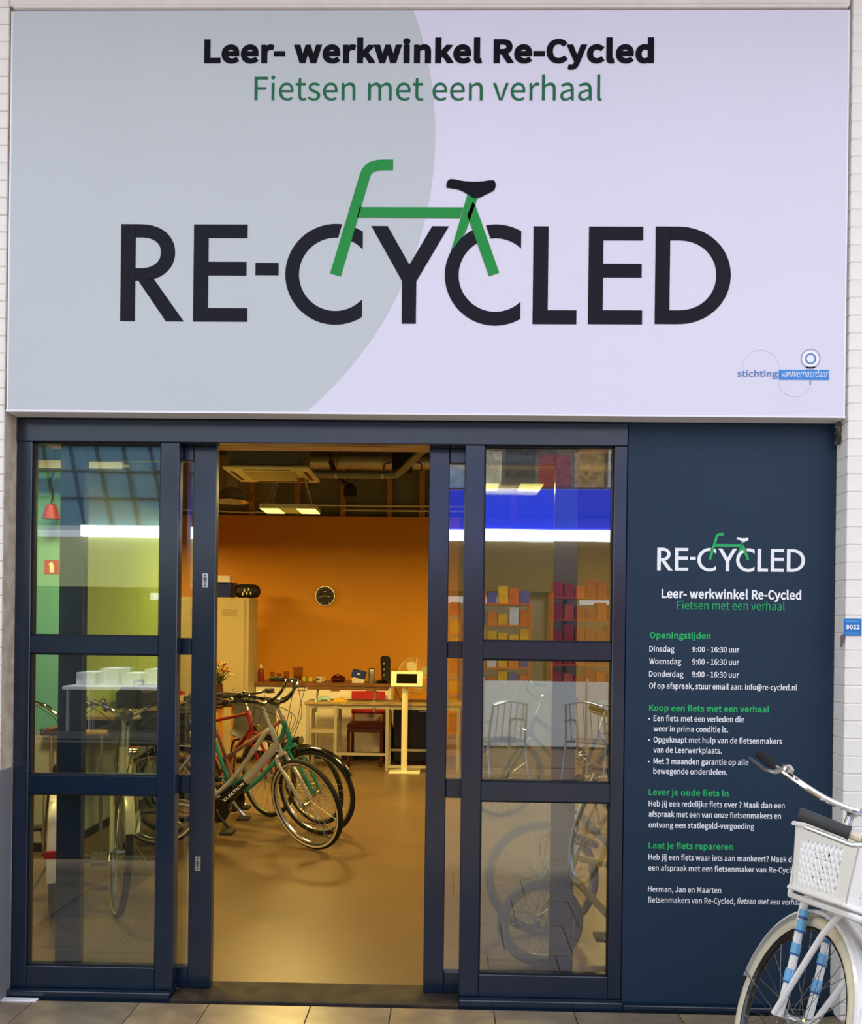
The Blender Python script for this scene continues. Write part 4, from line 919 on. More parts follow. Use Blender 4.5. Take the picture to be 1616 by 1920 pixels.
struct(bx('floor', M_CONC, (-5.2, 2.9, 0.0, 7.6, -0.06, 0.0)), 'smooth ochre concrete floor of the shop')
struct(bx('ceiling', M_DARKC, (-5.2, 2.9, 0.30, 7.6, 3.85, 3.95)), 'dark open ceiling of the shop')
wb = sroot('wall_back', 'orange painted back wall with open studwork above')
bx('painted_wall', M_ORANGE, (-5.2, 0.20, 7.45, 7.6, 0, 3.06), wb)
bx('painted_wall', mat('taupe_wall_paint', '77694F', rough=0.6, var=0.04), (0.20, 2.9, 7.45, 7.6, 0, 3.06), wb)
bx('upper_panel', M_DARKP, (-5.2, 2.9, 7.56, 7.6, 3.06, 3.85), wb)
bx('pale_upper_panel', mat('pale_upper_sheet', '8F8878', rough=0.8), (-4.4, -2.2, 7.545, 7.56, 3.06, 3.85), wb)
for x in (-3.68, -3.08, -2.48, -1.89, -1.30, -0.70, -0.28, 0.3, 0.9, 1.5):
    bx('stud', M_STUD, (x - 0.035, x + 0.035, 7.47, 7.55, 3.06, 3.85), wb)
for z in (3.14, 3.20):
    MB().tube([(-1.95 if z > 3.15 else -1.3, 7.46, z), (0.3, 7.46, z)], 0.012, 8).build('conduit', M_CREAM, wb)
MB().tube([(-4.6, 7.46, 3.12), (-3.4, 7.45, 3.13), (-2.55, 7.46, 3.10), (-2.2, 7.46, 3.11)], 0.012, 8).build('conduit', M_CREAM, wb)
struct(bx('wall_inner_left', M_ORANGE, (-5.25, -5.15, 0.3, 7.6, 0, 3.9)))
struct(bx('wall_inner_right', M_GREYW, (2.85, 2.95, 0.3, 7.6, 0, 3.9)), 'grey beige right wall of the shop')
wg = sroot('wall_green', 'green partition corner behind the left window, its side face coloured as lamplit')
bx('green_face', M_GREENW, (-4.5, -2.62, 2.35, 2.45, 0.82, 3.0), wg)
bx('dado', M_DADO, (-4.5, -2.62, 2.352, 2.45, 0.06, 0.82), wg)
bx('lamplit_face', M_GREENLIT, (-2.74, -2.615, 2.36, 4.85, 0.82, 3.0), wg)
bx('dado', M_DADO, (-2.74, -2.62, 2.36, 4.85, 0.06, 0.82), wg)
bx('skirting', M_BLACK, (-4.5, -2.61, 2.335, 2.45, 0.0, 0.06), wg)
bx('skirting', M_BLACK, (-2.74, -2.605, 2.36, 4.85, 0.0, 0.06), wg)
struct(bx('wall_inner_front', M_GREYW, (-5.2, -2.41, 0.30, 0.36, 0, 3.9)))
struct(bx('wall_inner_front_right', M_GREYW, (1.70, 2.9, 0.30, 0.36, 0, 3.9)))
struct(bx('wall_inner_head', M_GREYW, (-2.41, 1.70, 0.301, 0.36, 2.47, 3.9)))

# fire extinguisher sign on the green wall
t = thing('fire_sign', 'red fire extinguisher sign on the green wall behind the left window', 'sign', (-2.70, 2.35, 1.99))
bx('plate', mat('safety_red', 'B3122A', rough=0.4), (-0.055, 0.045, -0.004, 0.0, -0.05, 0.05), t)
p = MB()
p.prism([(-0.018, -0.038), (0.012, -0.038), (0.012, 0.012), (0.004, 0.020), (-0.010, 0.020), (-0.018, 0.012)], -0.005, -0.004)
p.prism([(-0.008, 0.020), (0.002, 0.020), (0.006, 0.030), (-0.010, 0.034), (-0.024, 0.022), (-0.022, 0.010)], -0.005, -0.004)
p.build('extinguisher_symbol', M_PWHITE, t, False)

# ------------------------------------------------------------------ ceiling services
def lamp(x, y, z, label, k=1.0, power=LAMP_POWER):
    t = thing('ceiling_lamp', label, 'lamp', (x, y, z), 0, 'hanging flat ceiling lamps')
    h = MB().box(-0.26, 0.26, -0.175, 0.175, 0.0, 0.045, b=0.004).build('housing', M_CREAM, t, False)
    for sx in (-1, 1):
        bx('lit_panel', M_LEDW, (sx * 0.17 - 0.088, sx * 0.17 + 0.088, -0.16, 0.16, -0.004, 0.0005), t)
        MB().lathe((sx * 0.22, -0.178, 0.022), [(0.0, 0.0), (0.012, 0.0), (0.012, 0.004)], 10, axis='Y').build('end_bolt', M_STEEL, t)
        w = MB()
        w.tube([(sx * 0.20, -0.12, 0.045), (sx * 0.10, 0, 0.42)], 0.003, 5)
        w.tube([(sx * 0.20, 0.12, 0.045), (sx * 0.10, 0, 0.42)], 0.003, 5)
        w.tube([(sx * 0.10, 0, 0.42), (sx * 0.10, 0, 3.85 - z)], 0.003, 5)
        w.build('suspension_wire', M_STEEL, t)
    ld = bpy.data.lights.new('lamp_light', 'AREA')
    ld.shape = 'RECTANGLE'
    ld.size = 0.5
    ld.size_y = 0.32
    ld.energy = power
    ld.color = LAMP_COLOR
    lo = link('lamp_light', ld, t)
    lo.location = (0, 0, -0.012)
    return t


lamp(-1.44, 4.55, 2.71, 'flat ceiling lamp with two lit panels seen through the doorway', power=LAMP_POWER * 1.4)
lamp(0.53, 3.12, 2.71, 'flat ceiling lamp with two lit panels seen through the right window')
lamp(-2.25, 1.30, 2.75, 'flat ceiling lamp just inside the left window', power=LAMP_POWER * 1.0)
lamp(0.55, 0.95, 2.75, 'flat ceiling lamp just inside the right sliding door', power=LAMP_POWER * 0.20)
lamp(2.1, 5.5, 2.71, 'flat ceiling lamp in the far right corner of the shop', power=LAMP_POWER * 1.4)
lamp(-3.95, 5.9, 2.71, 'flat ceiling lamp in the far left corner of the shop', power=LAMP_POWER * 1.3)

t = thing('air_conditioner', 'cream ceiling cassette air conditioner above the doorway view', 'air conditioner', (-1.62, 4.59, 3.05))
bx('cover_panel', M_CREAM, (-0.40, 0.40, -0.36, 0.36, 0.0, 0.035), t, 0.012)
bx('casing', mat('grey_sheet_steel', '6F7274', rough=0.5, metal=0.4), (-0.34, 0.30, -0.33, 0.33, 0.035, 0.32), t, 0.004)
bx('intake_grille', mat('grille_beige', 'B9B09C', rough=0.6), (-0.24, 0.24, -0.22, 0.22, -0.004, 0.0), t)
for a in ((-0.22, 0.22, -0.32, -0.285), (-0.22, 0.22, 0.285, 0.32), (-0.36, -0.325, -0.22, 0.22), (0.325, 0.36, -0.22, 0.22)):
    bx('outlet_slot', M_BLACK, (*a, -0.003, 0.002), t)
bx('sensor_window', M_BLACK, (0.20, 0.30, 0.10, 0.30, -0.005, 0.002), t)
bx('suspension_bar', M_STEEL, (-0.36, 0.36, -0.01, 0.01, 0.32, 0.36), t)
for sx in (-0.3, 0.26):
    MB().tube([(sx, 0, 0.34), (sx, 0, 0.80)], 0.005, 6).build('hanger_rod', M_STEEL, t)

t = thing('ventilation_duct', 'shiny spiral ventilation duct along the shop ceiling', 'duct', (0, 6.75, 3.62))
MB().tube([(-1.80, 0, 0), (2.8, 0, 0)], 0.085, 18).build('pipe', M_GALV, t)
for i in range(16):
    x = -1.7 + i * 0.28
    MB().tube([(x, 0, 0), (x + 0.012, 0, 0)], 0.0885, 18).build('seam_ring', M_GALV, t)
MB().tube([(-1.95, 0, 0), (-1.80, 0, 0)], 0.11, 18).build('end_collar', M_BLACK, t)
MB().box(-0.62, -0.38, -0.10, 0.10, -0.11, 0.10, b=0.01).build('fan_box', M_BLACK, t, False)
MB().tube(cr([(-0.72, -0.1, -0.10), (-0.70, -0.1, -0.04), (-0.62, -0.1, -0.02)], 4), 0.008, 6).build('cable', mat('dark_red_cable', '5A2018', rough=0.5), t)
MB().tube(cr([(-0.38, -0.1, -0.02), (-0.28, -0.1, -0.03), (-0.26, -0.1, -0.12)], 4), 0.008, 6).build('cable', mat('dark_red_cable', '5A2018', rough=0.5), t)
t = thing('waste_pipe', 'grey pipe under the spiral duct bending up at its right end', 'pipe', (0, 6.0, 3.33))
MB().tube(cr([(-1.9, 0, 0.01), (-1.4, 0, 0.0), (-0.62, 0, 0.0), (-0.50, -0.02, 0.02), (-0.32, -0.25, 0.13), (-0.1, -0.6, 0.28)], 6), 0.042, 12).build('pipe', M_GPIPE, t)
for x in (-1.2, -0.68):
    MB().tube([(x, 0, 0.03), (x, 0, 0.52)], 0.005, 6).build('hanger_rod', M_STEEL, t)
    MB().tube([(x - 0.012, 0, 0), (x + 0.012, 0, 0)], 0.047, 12).build('clamp', M_STEEL, t)
t = thing('exhaust_hood', 'round silver hood under the ceiling left of the air conditioner', 'hood', (-2.42, 6.2, 3.1))
MB().lathe((0, 0, 0), [(0.20, -0.06), (0.19, -0.02), (0.13, 0.06), (0.06, 0.10), (0.05, 0.75)], 24).build('bowl', M_GALV, t)
MB().lathe((0, 0, 0), [(0.20, -0.06), (0.205, -0.055), (0.19, -0.02)], 24).build('rim', M_STEEL, t)
t = thing('spot_lamp', 'small black spotlight on a dark arm beneath the ceiling', 'lamp', (-1.15, 6.6, 3.2))
MB().tube(cr([(-0.20, 0, 0.40), (-0.12, 0, 0.22), (0.02, 0, 0.10)], 5), 0.03, 8).build('arm', mat('dark_brown_arm', '3A241C', rough=0.5), t)
MB().lathe((0.04, 0, 0.05), [(0.0, -0.08), (0.075, -0.07), (0.08, 0.03), (0.04, 0.08), (0.0, 0.09)], 16).build('head', M_BLACK, t)
MB().tube([(-0.20, 0, 0.40), (-0.20, 0, 0.65)], 0.012, 6).build('rod', M_BLACK, t)

t = thing('red_pendant', 'small red lampshade hanging above the green wall at far left', 'lamp', (-2.62, 2.15, 2.34))
MB().lathe((0, 0, 0), [(0.062, -0.04), (0.058, -0.035), (0.035, 0.05), (0.012, 0.065), (0.0, 0.066)], 20).build('shade', mat('brick_red_shade', '9A3A2C', rough=0.5), t)
MB().lathe((0, 0, -0.038), [(0.0, 0.0), (0.055, 0.0)], 20).build('bulb_disc', M_CREAM, t)
MB().tube(cr([(0, 0, 0.065), (0.012, 0, 0.14), (-0.01, 0, 0.22), (0.02, 0, 0.40), (0.0, 0, 1.49)], 5), 0.006, 6).build('cord', M_BLACK, t)
t = thing('looped_cable', 'pale cable hanging in a loop beside the red lampshade', 'cable', (-2.46, 2.15, 2.35))
MB().tube(cr([(-0.06, 0, 1.5), (-0.065, 0, 0.30), (-0.05, 0, 0.12), (0.0, 0, 0.02), (0.045, 0, 0.02), (0.045, 0, 0.12), (0.04, 0, 0.35), (0.04, 0, 1.5)], 6), 0.008, 6).build('cord', M_CREAM, t)
t = thing('cable_tray', 'grey cable tray under the ceiling behind the left window', 'tray', (0, 1.98, 2.60))
bx('tray_base', M_GPIPE, (-4.0, -2.05, -0.06, 0.06, 0.0, 0.008), t)
bx('tray_side', M_GPIPE, (-4.0, -2.05, -0.065, -0.058, 0.0, 0.05), t)
bx('tray_side', M_GPIPE, (-4.0, -2.05, 0.058, 0.065, 0.0, 0.05), t)
for x in (-3.6, -2.9, -2.15):
    MB().tube([(x, 0.062, 0.02), (x, 0.062, 1.23)], 0.005, 6).build('hanger_rod', M_STEEL, t)

# ------------------------------------------------------------------ back of the shop: locker, counter, benches
M_LOCK = mat('beige_locker_paint', 'B5A67C', rough=0.45, var=0.02)
t = thing('locker_cabinet', 'tall beige metal locker against the orange wall', 'cabinet', (-2.68, 6.5, 0))
bx('carcass', M_LOCK, (-0.41, 0.40, 0.012, 0.48, 0.06, 1.96), t, 0.003)
bx('plinth', M_BLACK, (-0.39, 0.38, 0.03, 0.46, 0.0, 0.06), t)
for x0, x1, hx in ((-0.40, -0.008, -0.05), (-0.002, 0.345, 0.05)):
    d = bx('door', M_LOCK, (x0, x1, 0.0, 0.012, 0.08, 1.93), t, 0.003)
    bx('handle', M_BLACK, (hx - 0.008, hx + 0.008, -0.012, 0.0, 0.95, 1.07), d, 0.002)
    v = MB()
    for i in range(4):
        v.box((x0 + x1) / 2 - 0.09, (x0 + x1) / 2 + 0.09, -0.001, 0.0, 1.74 + i * 0.022, 1.748 + i * 0.022)
    v.build('vent_slots', mat('locker_shade_slot', '8E8260', rough=0.6), d, False)
t = thing('blue_crate', 'blue storage crate on top of the beige locker', 'crate', (-2.74, 6.72, 1.96))
MB().prism([(-0.21, 0), (0.21, 0), (0.235, 0.17), (-0.235, 0.17)], -0.14, 0.14).build('body', mat('crate_blue', '16256E', rough=0.45), t, False)
bx('rim', mat('crate_blue', '16256E'), (-0.245, 0.245, -0.15, 0.15, 0.165, 0.185), t, 0.004)
t = thing('black_bag', 'black rounded bag with white print on the beige locker', 'bag', (-2.335, 6.72, 1.96))
MB().loft([[(x, s * math.cos(a) * 0.13, 0.085 + s * math.sin(a) * 0.085) for a in [2 * PI * j / 14 for j in range(14)]]
           for x, s in ((-0.14, 0.8), (-0.10, 0.97), (0.0, 1.0), (0.08, 0.95), (0.12, 0.75), (0.135, 0.4))]).build('body', mat('bag_black', '121319', rough=0.7), t)
v = MB()
for i, (a, b) in enumerate(((-0.04, 0.02), (-0.02, 0.06), (0.01, 0.03), (0.03, 0.075), (0.055, 0.03))):
    v.box(a - 0.008, a + 0.008, -0.134, -0.128, b + 0.01, b + 0.045)
v.build('printed_mark', M_CREAM, t, False)
t = thing('white_carton', 'small white carton behind the blue crate on the locker', 'box', (-2.70, 6.90, 1.96))
bx('carton', M_CREAM, (-0.10, 0.10, -0.03, 0.05, 0.0, 0.28), t, 0.004)
bx('tape', M_PINE, (-0.10, 0.10, -0.0308, -0.030, 0.13, 0.16), t)

M_CAB = mat('cream_white_cabinet', 'F4ECD8', rough=0.45, var=0.015)
M_WTOP = two_tone('brown_worktop', '6E4520', '8A5A2C', 7, rough=0.4, stretch=(1, 10, 10))
for i, (xa, xb) in enumerate(((-2.27, -1.905), (-1.905, -1.50), (-1.50, -1.09), (-1.09, -0.635))):
    t = thing('base_cabinet', ['cream base cabinet beside the beige locker', 'cream base cabinet second from the beige locker', 'cream base cabinet left of the red chair', 'cream base cabinet behind the red chair'][i],
              'cabinet', ((xa + xb) / 2, 6.87, 0), 0, 'kitchen base cabinets')
    w = (xb - xa) / 2
    bx('carcass', M_CAB, (-w, w, 0.02, 0.56, 0.10, 0.905), t)
    bx('plinth', M_BLACK, (-w, w, 0.06, 0.50, 0.0, 0.10), t)
    d = bx('door', M_CAB, (-w + 0.003, w - 0.003, 0.0, 0.02, 0.11, 0.885), t, 0.002)
    bx('grip_slot', mat('slot_brown', '7A5A38', rough=0.6), (-0.055, 0.055, -0.004, 0.0, 0.845, 0.860), d)
bx('end_panel', M_CAB, (w, w + 0.02, 0.0, 0.56, 0.0, 0.905), t)
o = MB().box(-2.28, -0.61, 6.84, 7.45, 0.905, 0.945, b=0.004).build('worktop', M_WTOP, None, False)
tag(o, 'brown wooden worktop over the cream base cabinets', 'worktop')


def lathe_thing(name, label, cat, loc, parts, seg=18):
    t = thing(name, label, cat, loc)
    for nm, m, prof in parts:
        MB().lathe((0, 0, 0), prof, seg).build(nm, m, t)
    return t


M_CLEAR = glass_mat('drinking_glass', 0.10, 'EDE4D0')
CZ = 0.945
lathe_thing('red_bottle', 'dark red bottle with white cap on the worktop by the locker', 'bottle', (-2.24, 7.02, CZ), [
    ('body', mat('dark_red_plastic', '7A1E1A', rough=0.3), [(0, 0), (0.036, 0), (0.038, 0.02), (0.038, 0.12), (0.028, 0.15), (0.016, 0.165)]),
    ('cap', M_CREAM, [(0.017, 0.163), (0.017, 0.19), (0.008, 0.215), (0, 0.218)])])
for i, (x, h, r) in enumerate(((-2.10, 0.12, 0.03), (-2.02, 0.10, 0.032), (-1.93, 0.13, 0.034))):
    lathe_thing('drinking_glass', ['empty drinking glass nearest the red bottle', 'short empty drinking glass, middle one of three by the red bottle', 'taller empty drinking glass right of the short one'][i], 'glass', (x, 7.05, CZ), [
        ('wall', M_CLEAR, [(0, 0.0), (r * 0.85, 0.0), (r, h), (r - 0.002, h), (r * 0.85 - 0.002, 0.004), (0, 0.004)])])
lathe_thing('glass_vase', 'tall clear glass vase on the worktop behind the handlebars', 'vase', (-1.80, 7.15, CZ), [
    ('wall', M_CLEAR, [(0, 0.0), (0.055, 0.0), (0.065, 0.18), (0.062, 0.18), (0.052, 0.006), (0, 0.006)]),
    ('water', M_CLEAR, [(0, 0.008), (0.051, 0.008), (0.057, 0.07), (0, 0.07)])])
t = thing('sponge_pack', 'yellow pack of sponges on the worktop', 'box', (-1.66, 7.08, CZ))
bx('pack', mat('sponge_yellow', 'D9B23A', rough=0.8, bump=0.3), (-0.075, 0.06, -0.04, 0.04, 0, 0.06), t, 0.008)
bx('band', mat('pack_green', '5C7A2A', rough=0.6), (-0.02, 0.01, -0.041, 0.041, -0.0005, 0.061), t)
t = thing('white_cup', 'white cup with dark print on the worktop edge', 'cup', (-1.50, 6.93, CZ))
MB().lathe((0, 0, 0), [(0, 0), (0.032, 0), (0.042, 0.02), (0.045, 0.07), (0.042, 0.07), (0.036, 0.008), (0, 0.008)], 20).build('bowl', M_CREAM, t)
MB().tube(cr([(0.043, 0, 0.058), (0.066, 0, 0.055), (0.068, 0, 0.03), (0.042, 0, 0.02)], 5), 0.005, 6).build('handle', M_CREAM, t)
MB().lathe((0, 0, 0), [(0.0440, 0.035), (0.0462, 0.055)], 8, a0=-PI * 0.75, a1=-PI * 0.4).build('print', M_BLACK, t)
t = thing('sunglasses_case', 'glossy dark red case on the worktop left of the blue box', 'case', (-1.28, 7.02, CZ))
MB().loft([[(x, s * math.cos(a) * 0.055, 0.042 + s * math.sin(a) * 0.042) for a in [2 * PI * j / 12 for j in range(12)]]
           for x, s in ((-0.085, 0.35), (-0.07, 0.8), (-0.03, 1.0), (0.03, 0.9), (0.06, 1.0), (0.08, 0.7), (0.09, 0.3))]).build('shell', mat('dark_red_gloss', '4A1212', rough=0.15), t)
MB().tube(cr([(-0.06, -0.05, 0.07), (0.0, -0.055, 0.10), (0.06, -0.05, 0.075)], 5), 0.008, 6).build('handle', mat('dark_red_gloss', '4A1212'), t)
t = thing('blue_box', 'blue and white box tilted on the worktop left of the steel flask', 'box', (-1.02, 7.02, CZ))
tf = Matrix.Translation((0.0, 0, 0.105)) @ Matrix.Rotation(0.22, 4, 'Y')
MB().box(-0.085, 0.085, -0.06, 0.06, -0.05, 0.05, b=0.008, tf=tf).build('box', mat('royal_blue_box', '14307E', rough=0.4), t, False)
MB().box(-0.02, 0.02, -0.0615, -0.060, -0.005, 0.015, tf=tf).build('print', M_CREAM, t, False)
MB().prism([(-0.08, 0), (0.06, 0), (0.085, 0.04), (-0.06, 0.075), (-0.085, 0.05)], -0.055, 0.055).build('white_tray', M_CREAM, t, False)
t = thing('steel_flask', 'upright brushed steel flask on the worktop', 'flask', (-0.865, 7.02, CZ))
MB().lathe((0, 0, 0), [(0, 0), (0.036, 0), (0.038, 0.004), (0.038, 0.155), (0.036, 0.165)], 24).build('body', M_STEEL, t)
MB().lathe((0, 0, 0), [(0.036, 0.163), (0.036, 0.178), (0.030, 0.182), (0, 0.182)], 24).build('lid', M_BLACK, t)
t = thing('coffee_machine', 'black curved coffee machine on the worktop by the tablet stand', 'coffee machine', (-0.70, 7.05, CZ))
sect = [(-0.045, 0.0, 0.055), (-0.043, 0.08, 0.055), (-0.042, 0.18, 0.058), (-0.05, 0.26, 0.066), (-0.06, 0.31, 0.062), (-0.065, 0.335, 0.04)]
MB().loft([[(0.012 * (1 - z / 0.33) + w * math.copysign(abs(math.cos(a)) ** 0.6, math.cos(a)), y + 0.07 + 0.06 * math.sin(a), z) for a in [2 * PI * j / 16 for j in range(16)]] for y, z, w in sect]).build('body', M_BLACK, t)
MB().lathe((-0.03, -0.05, 0.0), [(0, 0), (0.075, 0), (0.08, 0.012), (0.07, 0.032), (0.03, 0.045), (0, 0.046)], 20).build('drip_tray', mat('gloss_black', '0D0D10', rough=0.12), t)
for z in (0.10, 0.17, 0.24):
    MB().lathe((-0.01, -0.062, z), [(0, -0.006), (0.012, -0.006), (0.014, 0.02)], 12, axis='Y').build('button', M_STEEL, t)

# wall clock
t = thing('wall_clock', 'round black wall clock with silver rim on the orange wall', 'clock', (-1.51, 7.45, 2.03))
MB().lathe((0, -0.03, 0), [(0, 0), (0.112, 0), (0.112, 0.03)], 36, axis='Y').build('dial', mat('clock_dial_black', '0C0C0C', rough=0.6), t)
MB().lathe((0, -0.04, 0), [(0.110, 0.01), (0.118, 0.0), (0.126, 0.0), (0.130, 0.02), (0.127, 0.04), (0.11, 0.04)], 36, axis='Y').build('rim', M_STEEL, t)
for nm, ang, L, w in (('hour_hand', 100, 0.06, 0.004), ('minute_hand', 258, 0.09, 0.003)):
    a = R_(90 - ang)
    d = Vector((math.cos(a), 0, math.sin(a)))
    MB().tube([Vector((0, -0.033, 0)) - d * 0.015, Vector((0, -0.033, 0)) + d * L], w, 4).build(nm, M_CREAM, t)
for h in range(12):
    a = 2 * PI * h / 12
    c = (0.097 * math.sin(a), 0.097 * math.cos(a))
    MB().box(c[0] - 0.004, c[0] + 0.004, -0.0315, -0.030, c[1] - 0.004, c[1] + 0.004).build('hour_mark', M_CREAM, t, False)
MB().box(-0.02, 0.02, -0.0315, -0.030, 0.052, 0.060).build('maker_mark', M_CREAM, t, False)

# grey steel workbench with a raised shelf
M_GSTEEL = mat('grey_painted_steel', 'B2AC98', rough=0.45, metal=0.2)
M_BTOP = two_tone('ply_bench_top', '8F7A52', 'A8905F', 6, rough=0.45, stretch=(1, 9, 9))
t = thing('workbench', 'grey steel framed workbench in front of the cream cabinets', 'workbench', (-0.7, 6.1, 0))
bx('top', M_BTOP, (-0.84, 0.95, -0.03, 0.45, 0.745, 0.775), t, 0.003)
bx('apron', M_GSTEEL, (-0.82, 0.93, -0.01, 0.0, 0.70, 0.745), t)
for x in (-0.80, -0.485, 0.10, 0.60, 0.90):
    for y in (0.0, 0.40):
        bx('leg', M_GSTEEL, (x - 0.018, x + 0.018, y - 0.018, y + 0.018, 0.0, 0.745), t, 0.002)
for (x0, x1, y, z) in ((-0.467, 0.082, 0.0, 0.19), (0.118, 0.582, 0.0, 0.055), (0.118, 0.582, 0.40, 0.19), (-0.782, -0.503, 0.0, 0.44), (-0.782, -0.503, 0.40, 0.055)):
    bx('stretcher', M_GSTEEL, (x0, x1, y - 0.012, y + 0.012, z - 0.014, z + 0.014), t)
bx('lower_shelf', M_BTOP, (-0.782, -0.503, 0.012, 0.388, 0.432, 0.450), t)
bx('raised_shelf', mat('dark_shelf_edge', '6A4630', rough=0.4), (-0.83, 0.09, 0.10, 0.36, 0.905, 0.920), t)
for x in (-0.71, -0.05):
    MB().tube([(x, 0.0, 0.66), (x, 0.0, 0.775), (x, 0.02, 0.80), (x, 0.14, 0.905)], 0.012, 8).build('shelf_bracket', M_STEEL, t)
    MB().lathe((x, -0.012, 0.72), [(0, -0.02), (0.02, -0.02), (0.022, 0.012)], 12, axis='Y').build('clamp', M_STEEL, t)
t = thing('blue_cloth', 'crumpled light blue cloth on the workbench', 'cloth', (-1.33, 6.22, 0.775))
b = MB()
n = 9
vs = [((i / (n - 1) - 0.5) * 0.15 + random.uniform(-.006, .006), (j / (n - 1) - 0.5) * 0.12, 0.006 + 0.05 * max(0, 1 - ((i - 4) ** 2 + (j - 4) ** 2) / 22) + random.uniform(0, 0.012)) for i in range(n) for j in range(n)]
b.add(vs, [(i * n + j, (i + 1) * n + j, (i + 1) * n + j + 1, i * n + j + 1) for i in range(n - 1) for j in range(n - 1)])
b.build('cloth', mat('pale_blue_cloth', '8FB4B4', rough=0.9), t)
t = thing('yellow_folder', 'yellow paper folder lying open on the workbench', 'paper', (-1.16, 6.22, 0.775))
MB().prism([(-0.10, 0.002), (0.0, 0.045), (0.10, 0.004), (0.10, 0.0), (-0.10, 0.0)], -0.06, 0.08).build('cover', mat('folder_yellow', 'E3B024', rough=0.6), t, False)
MB().prism([(-0.095, 0.006), (-0.06, 0.022), (-0.055, 0.02), (-0.09, 0.003)], -0.065, 0.05).build('orange_sheet', mat('folder_orange', 'C9521E', rough=0.6), t, False)

# red chair
M_REDC = mat('red_upholstery', 'B0141C', rough=0.65, bump=0.1, bscale=200)
M_CHW = mat('dark_brown_chair_wood', '4A1F18', rough=0.4)
t = thing('red_chair', 'dark wooden chair with red upholstered back behind the workbench', 'chair', (-0.88, 6.60, 0))
for sx in (-1, 1):
    MB().tube([(sx * 0.19, -0.19, 0), (sx * 0.195, -0.18, 0.44)], 0.019, 4).build('leg', M_CHW, t, False)
    MB().tube([(sx * 0.19, 0.23, 0), (sx * 0.185, 0.17, 0.44)], 0.019, 4).build('leg', M_CHW, t, False)
    MB().tube([(sx * 0.185, 0.17, 0.44), (sx * 0.18, 0.20, 0.60)], 0.016, 4).build('back_post', mat('honey_wood', 'B5772E', rough=0.5), t, False)
bx('apron', M_CHW, (-0.20, 0.20, -0.20, 0.18, 0.40, 0.45), t, 0.006)
MB().box(-0.215, 0.215, -0.215, 0.18, 0.45, 0.50, b=0.018).build('seat', mat('dark_red_seat', '5A1A18', rough=0.7), t, False)
b = MB()
b.loft([[(x, 0.18 + 0.03 * (1 - (x / 0.2) ** 2) + 0.10 * (z - 0.58) + d, z) for (z, d) in ((0.585, 0), (0.60, -0.018), (0.84, -0.018), (0.855, 0), (0.84, 0.018), (0.60, 0.018))] for x in (-0.20, -0.19, -0.1, 0, 0.1, 0.19, 0.20)])
b.build('backrest', M_REDC, t)

# tablet on a floor stand
M_IVORY = mat('ivory_powder_coat', 'F0E7C8', rough=0.4, var=0.01)
t = thing('tablet_stand', 'ivory floor stand with a dark tablet in front of the workbench', 'stand', (-0.40, 6.02, 0))
bx('base_plate', M_IVORY, (-0.17, 0.175, -0.10, 0.22, 0.0, 0.014), t, 0.003)
MB().tube([(0, 0, 0.012), (0, 0, 1.0)], 0.035, 20).build('pole', M_IVORY, t)
tf = Matrix.Translation((0.02, -0.04, 1.05)) @ Matrix.Rotation(R_(-28), 4, 'X')
h = MB().box(-0.175, 0.175, -0.014, 0.014, -0.095, 0.095, b=0.004, tf=tf).build('tablet_frame', M_IVORY, t, False)
MB().box(-0.113, 0.113, -0.0155, -0.014, -0.058, 0.058, tf=tf).build('screen', mat('dark_screen', '1A1510', rough=0.1), h, False)
MB().tube([(0, 0, 0.96), (0.01, 0.0, 1.05)], 0.03, 10).build('tilt_bracket', M_IVORY, t)

# round fan on the workbench
t = thing('table_fan', 'round cream fan with wire cage behind the tablet on the workbench', 'fan', (-0.30, 6.36, 0.775))
M_FANC = mat('cage_wire', 'C9B98C', rough=0.35, metal=0.5)
tf = Matrix.Translation((0, 0, 0.30)) @ Matrix.Rotation(R_(12), 4, 'Z')
c = MB(tf)
for k in range(5):
    r = 0.20 - 0.035 * k
    c.tube([(r * math.cos(a), -0.06 - 0.012 * k, r * math.sin(a)) for a in [2 * PI * j / 28 for j in range(28)]], 0.0022, 4, closed=True)
for k in range(28):
    a = 2 * PI * k / 28
    c.tube([(0.2 * math.cos(a), 0.0, 0.2 * math.sin(a)), (0.2 * math.cos(a), -0.06, 0.2 * math.sin(a)), (0.06 * math.cos(a), -0.11, 0.06 * math.sin(a))], 0.0016, 3)
c.tube([(0.204 * math.cos(a), 0.0, 0.204 * math.sin(a)) for a in [2 * PI * j / 32 for j in range(32)]], 0.007, 6, closed=True)
c.build('cage', M_FANC, t)
MB(tf).lathe((0, -0.115, 0), [(0, 0), (0.05, 0), (0.058, 0.012), (0.0, 0.02)], 18, axis='Y').build('badge', M_CREAM, t)
for k in range(4):
    a = 2 * PI * k / 4 + 0.5
    u, w = Vector((math.cos(a), 0, math.sin(a))), Vector((-math.sin(a), 0, math.cos(a)))
    ring_pts = [(u * 0.03 + w * -0.02), (u * 0.12 + w * -0.07), (u * 0.17 + w * -0.04), (u * 0.175 + w * 0.03), (u * 0.10 + w * 0.05), (u * 0.03 + w * 0.02)]
    n = len(ring_pts)
    vs = [p + Vector((0, -0.03 - 0.02 * (p.dot(w)) / 0.07, 0)) for p in ring_pts] + [p + Vector((0, -0.026 - 0.02 * (p.dot(w)) / 0.07, 0)) for p in ring_pts]
    MB(tf).add(vs, [tuple(range(n)), tuple(range(2 * n - 1, n - 1, -1))] + [(i, n + i, n + (i + 1) % n, (i + 1) % n) for i in range(n)]).build('blade', mat('fan_blade', 'D8CDA6', rough=0.4), t)
MB(tf).tube([(0, -0.03, 0), (0, 0.12, 0)], 0.05, 16).build('motor', M_CREAM, t)
s = MB()
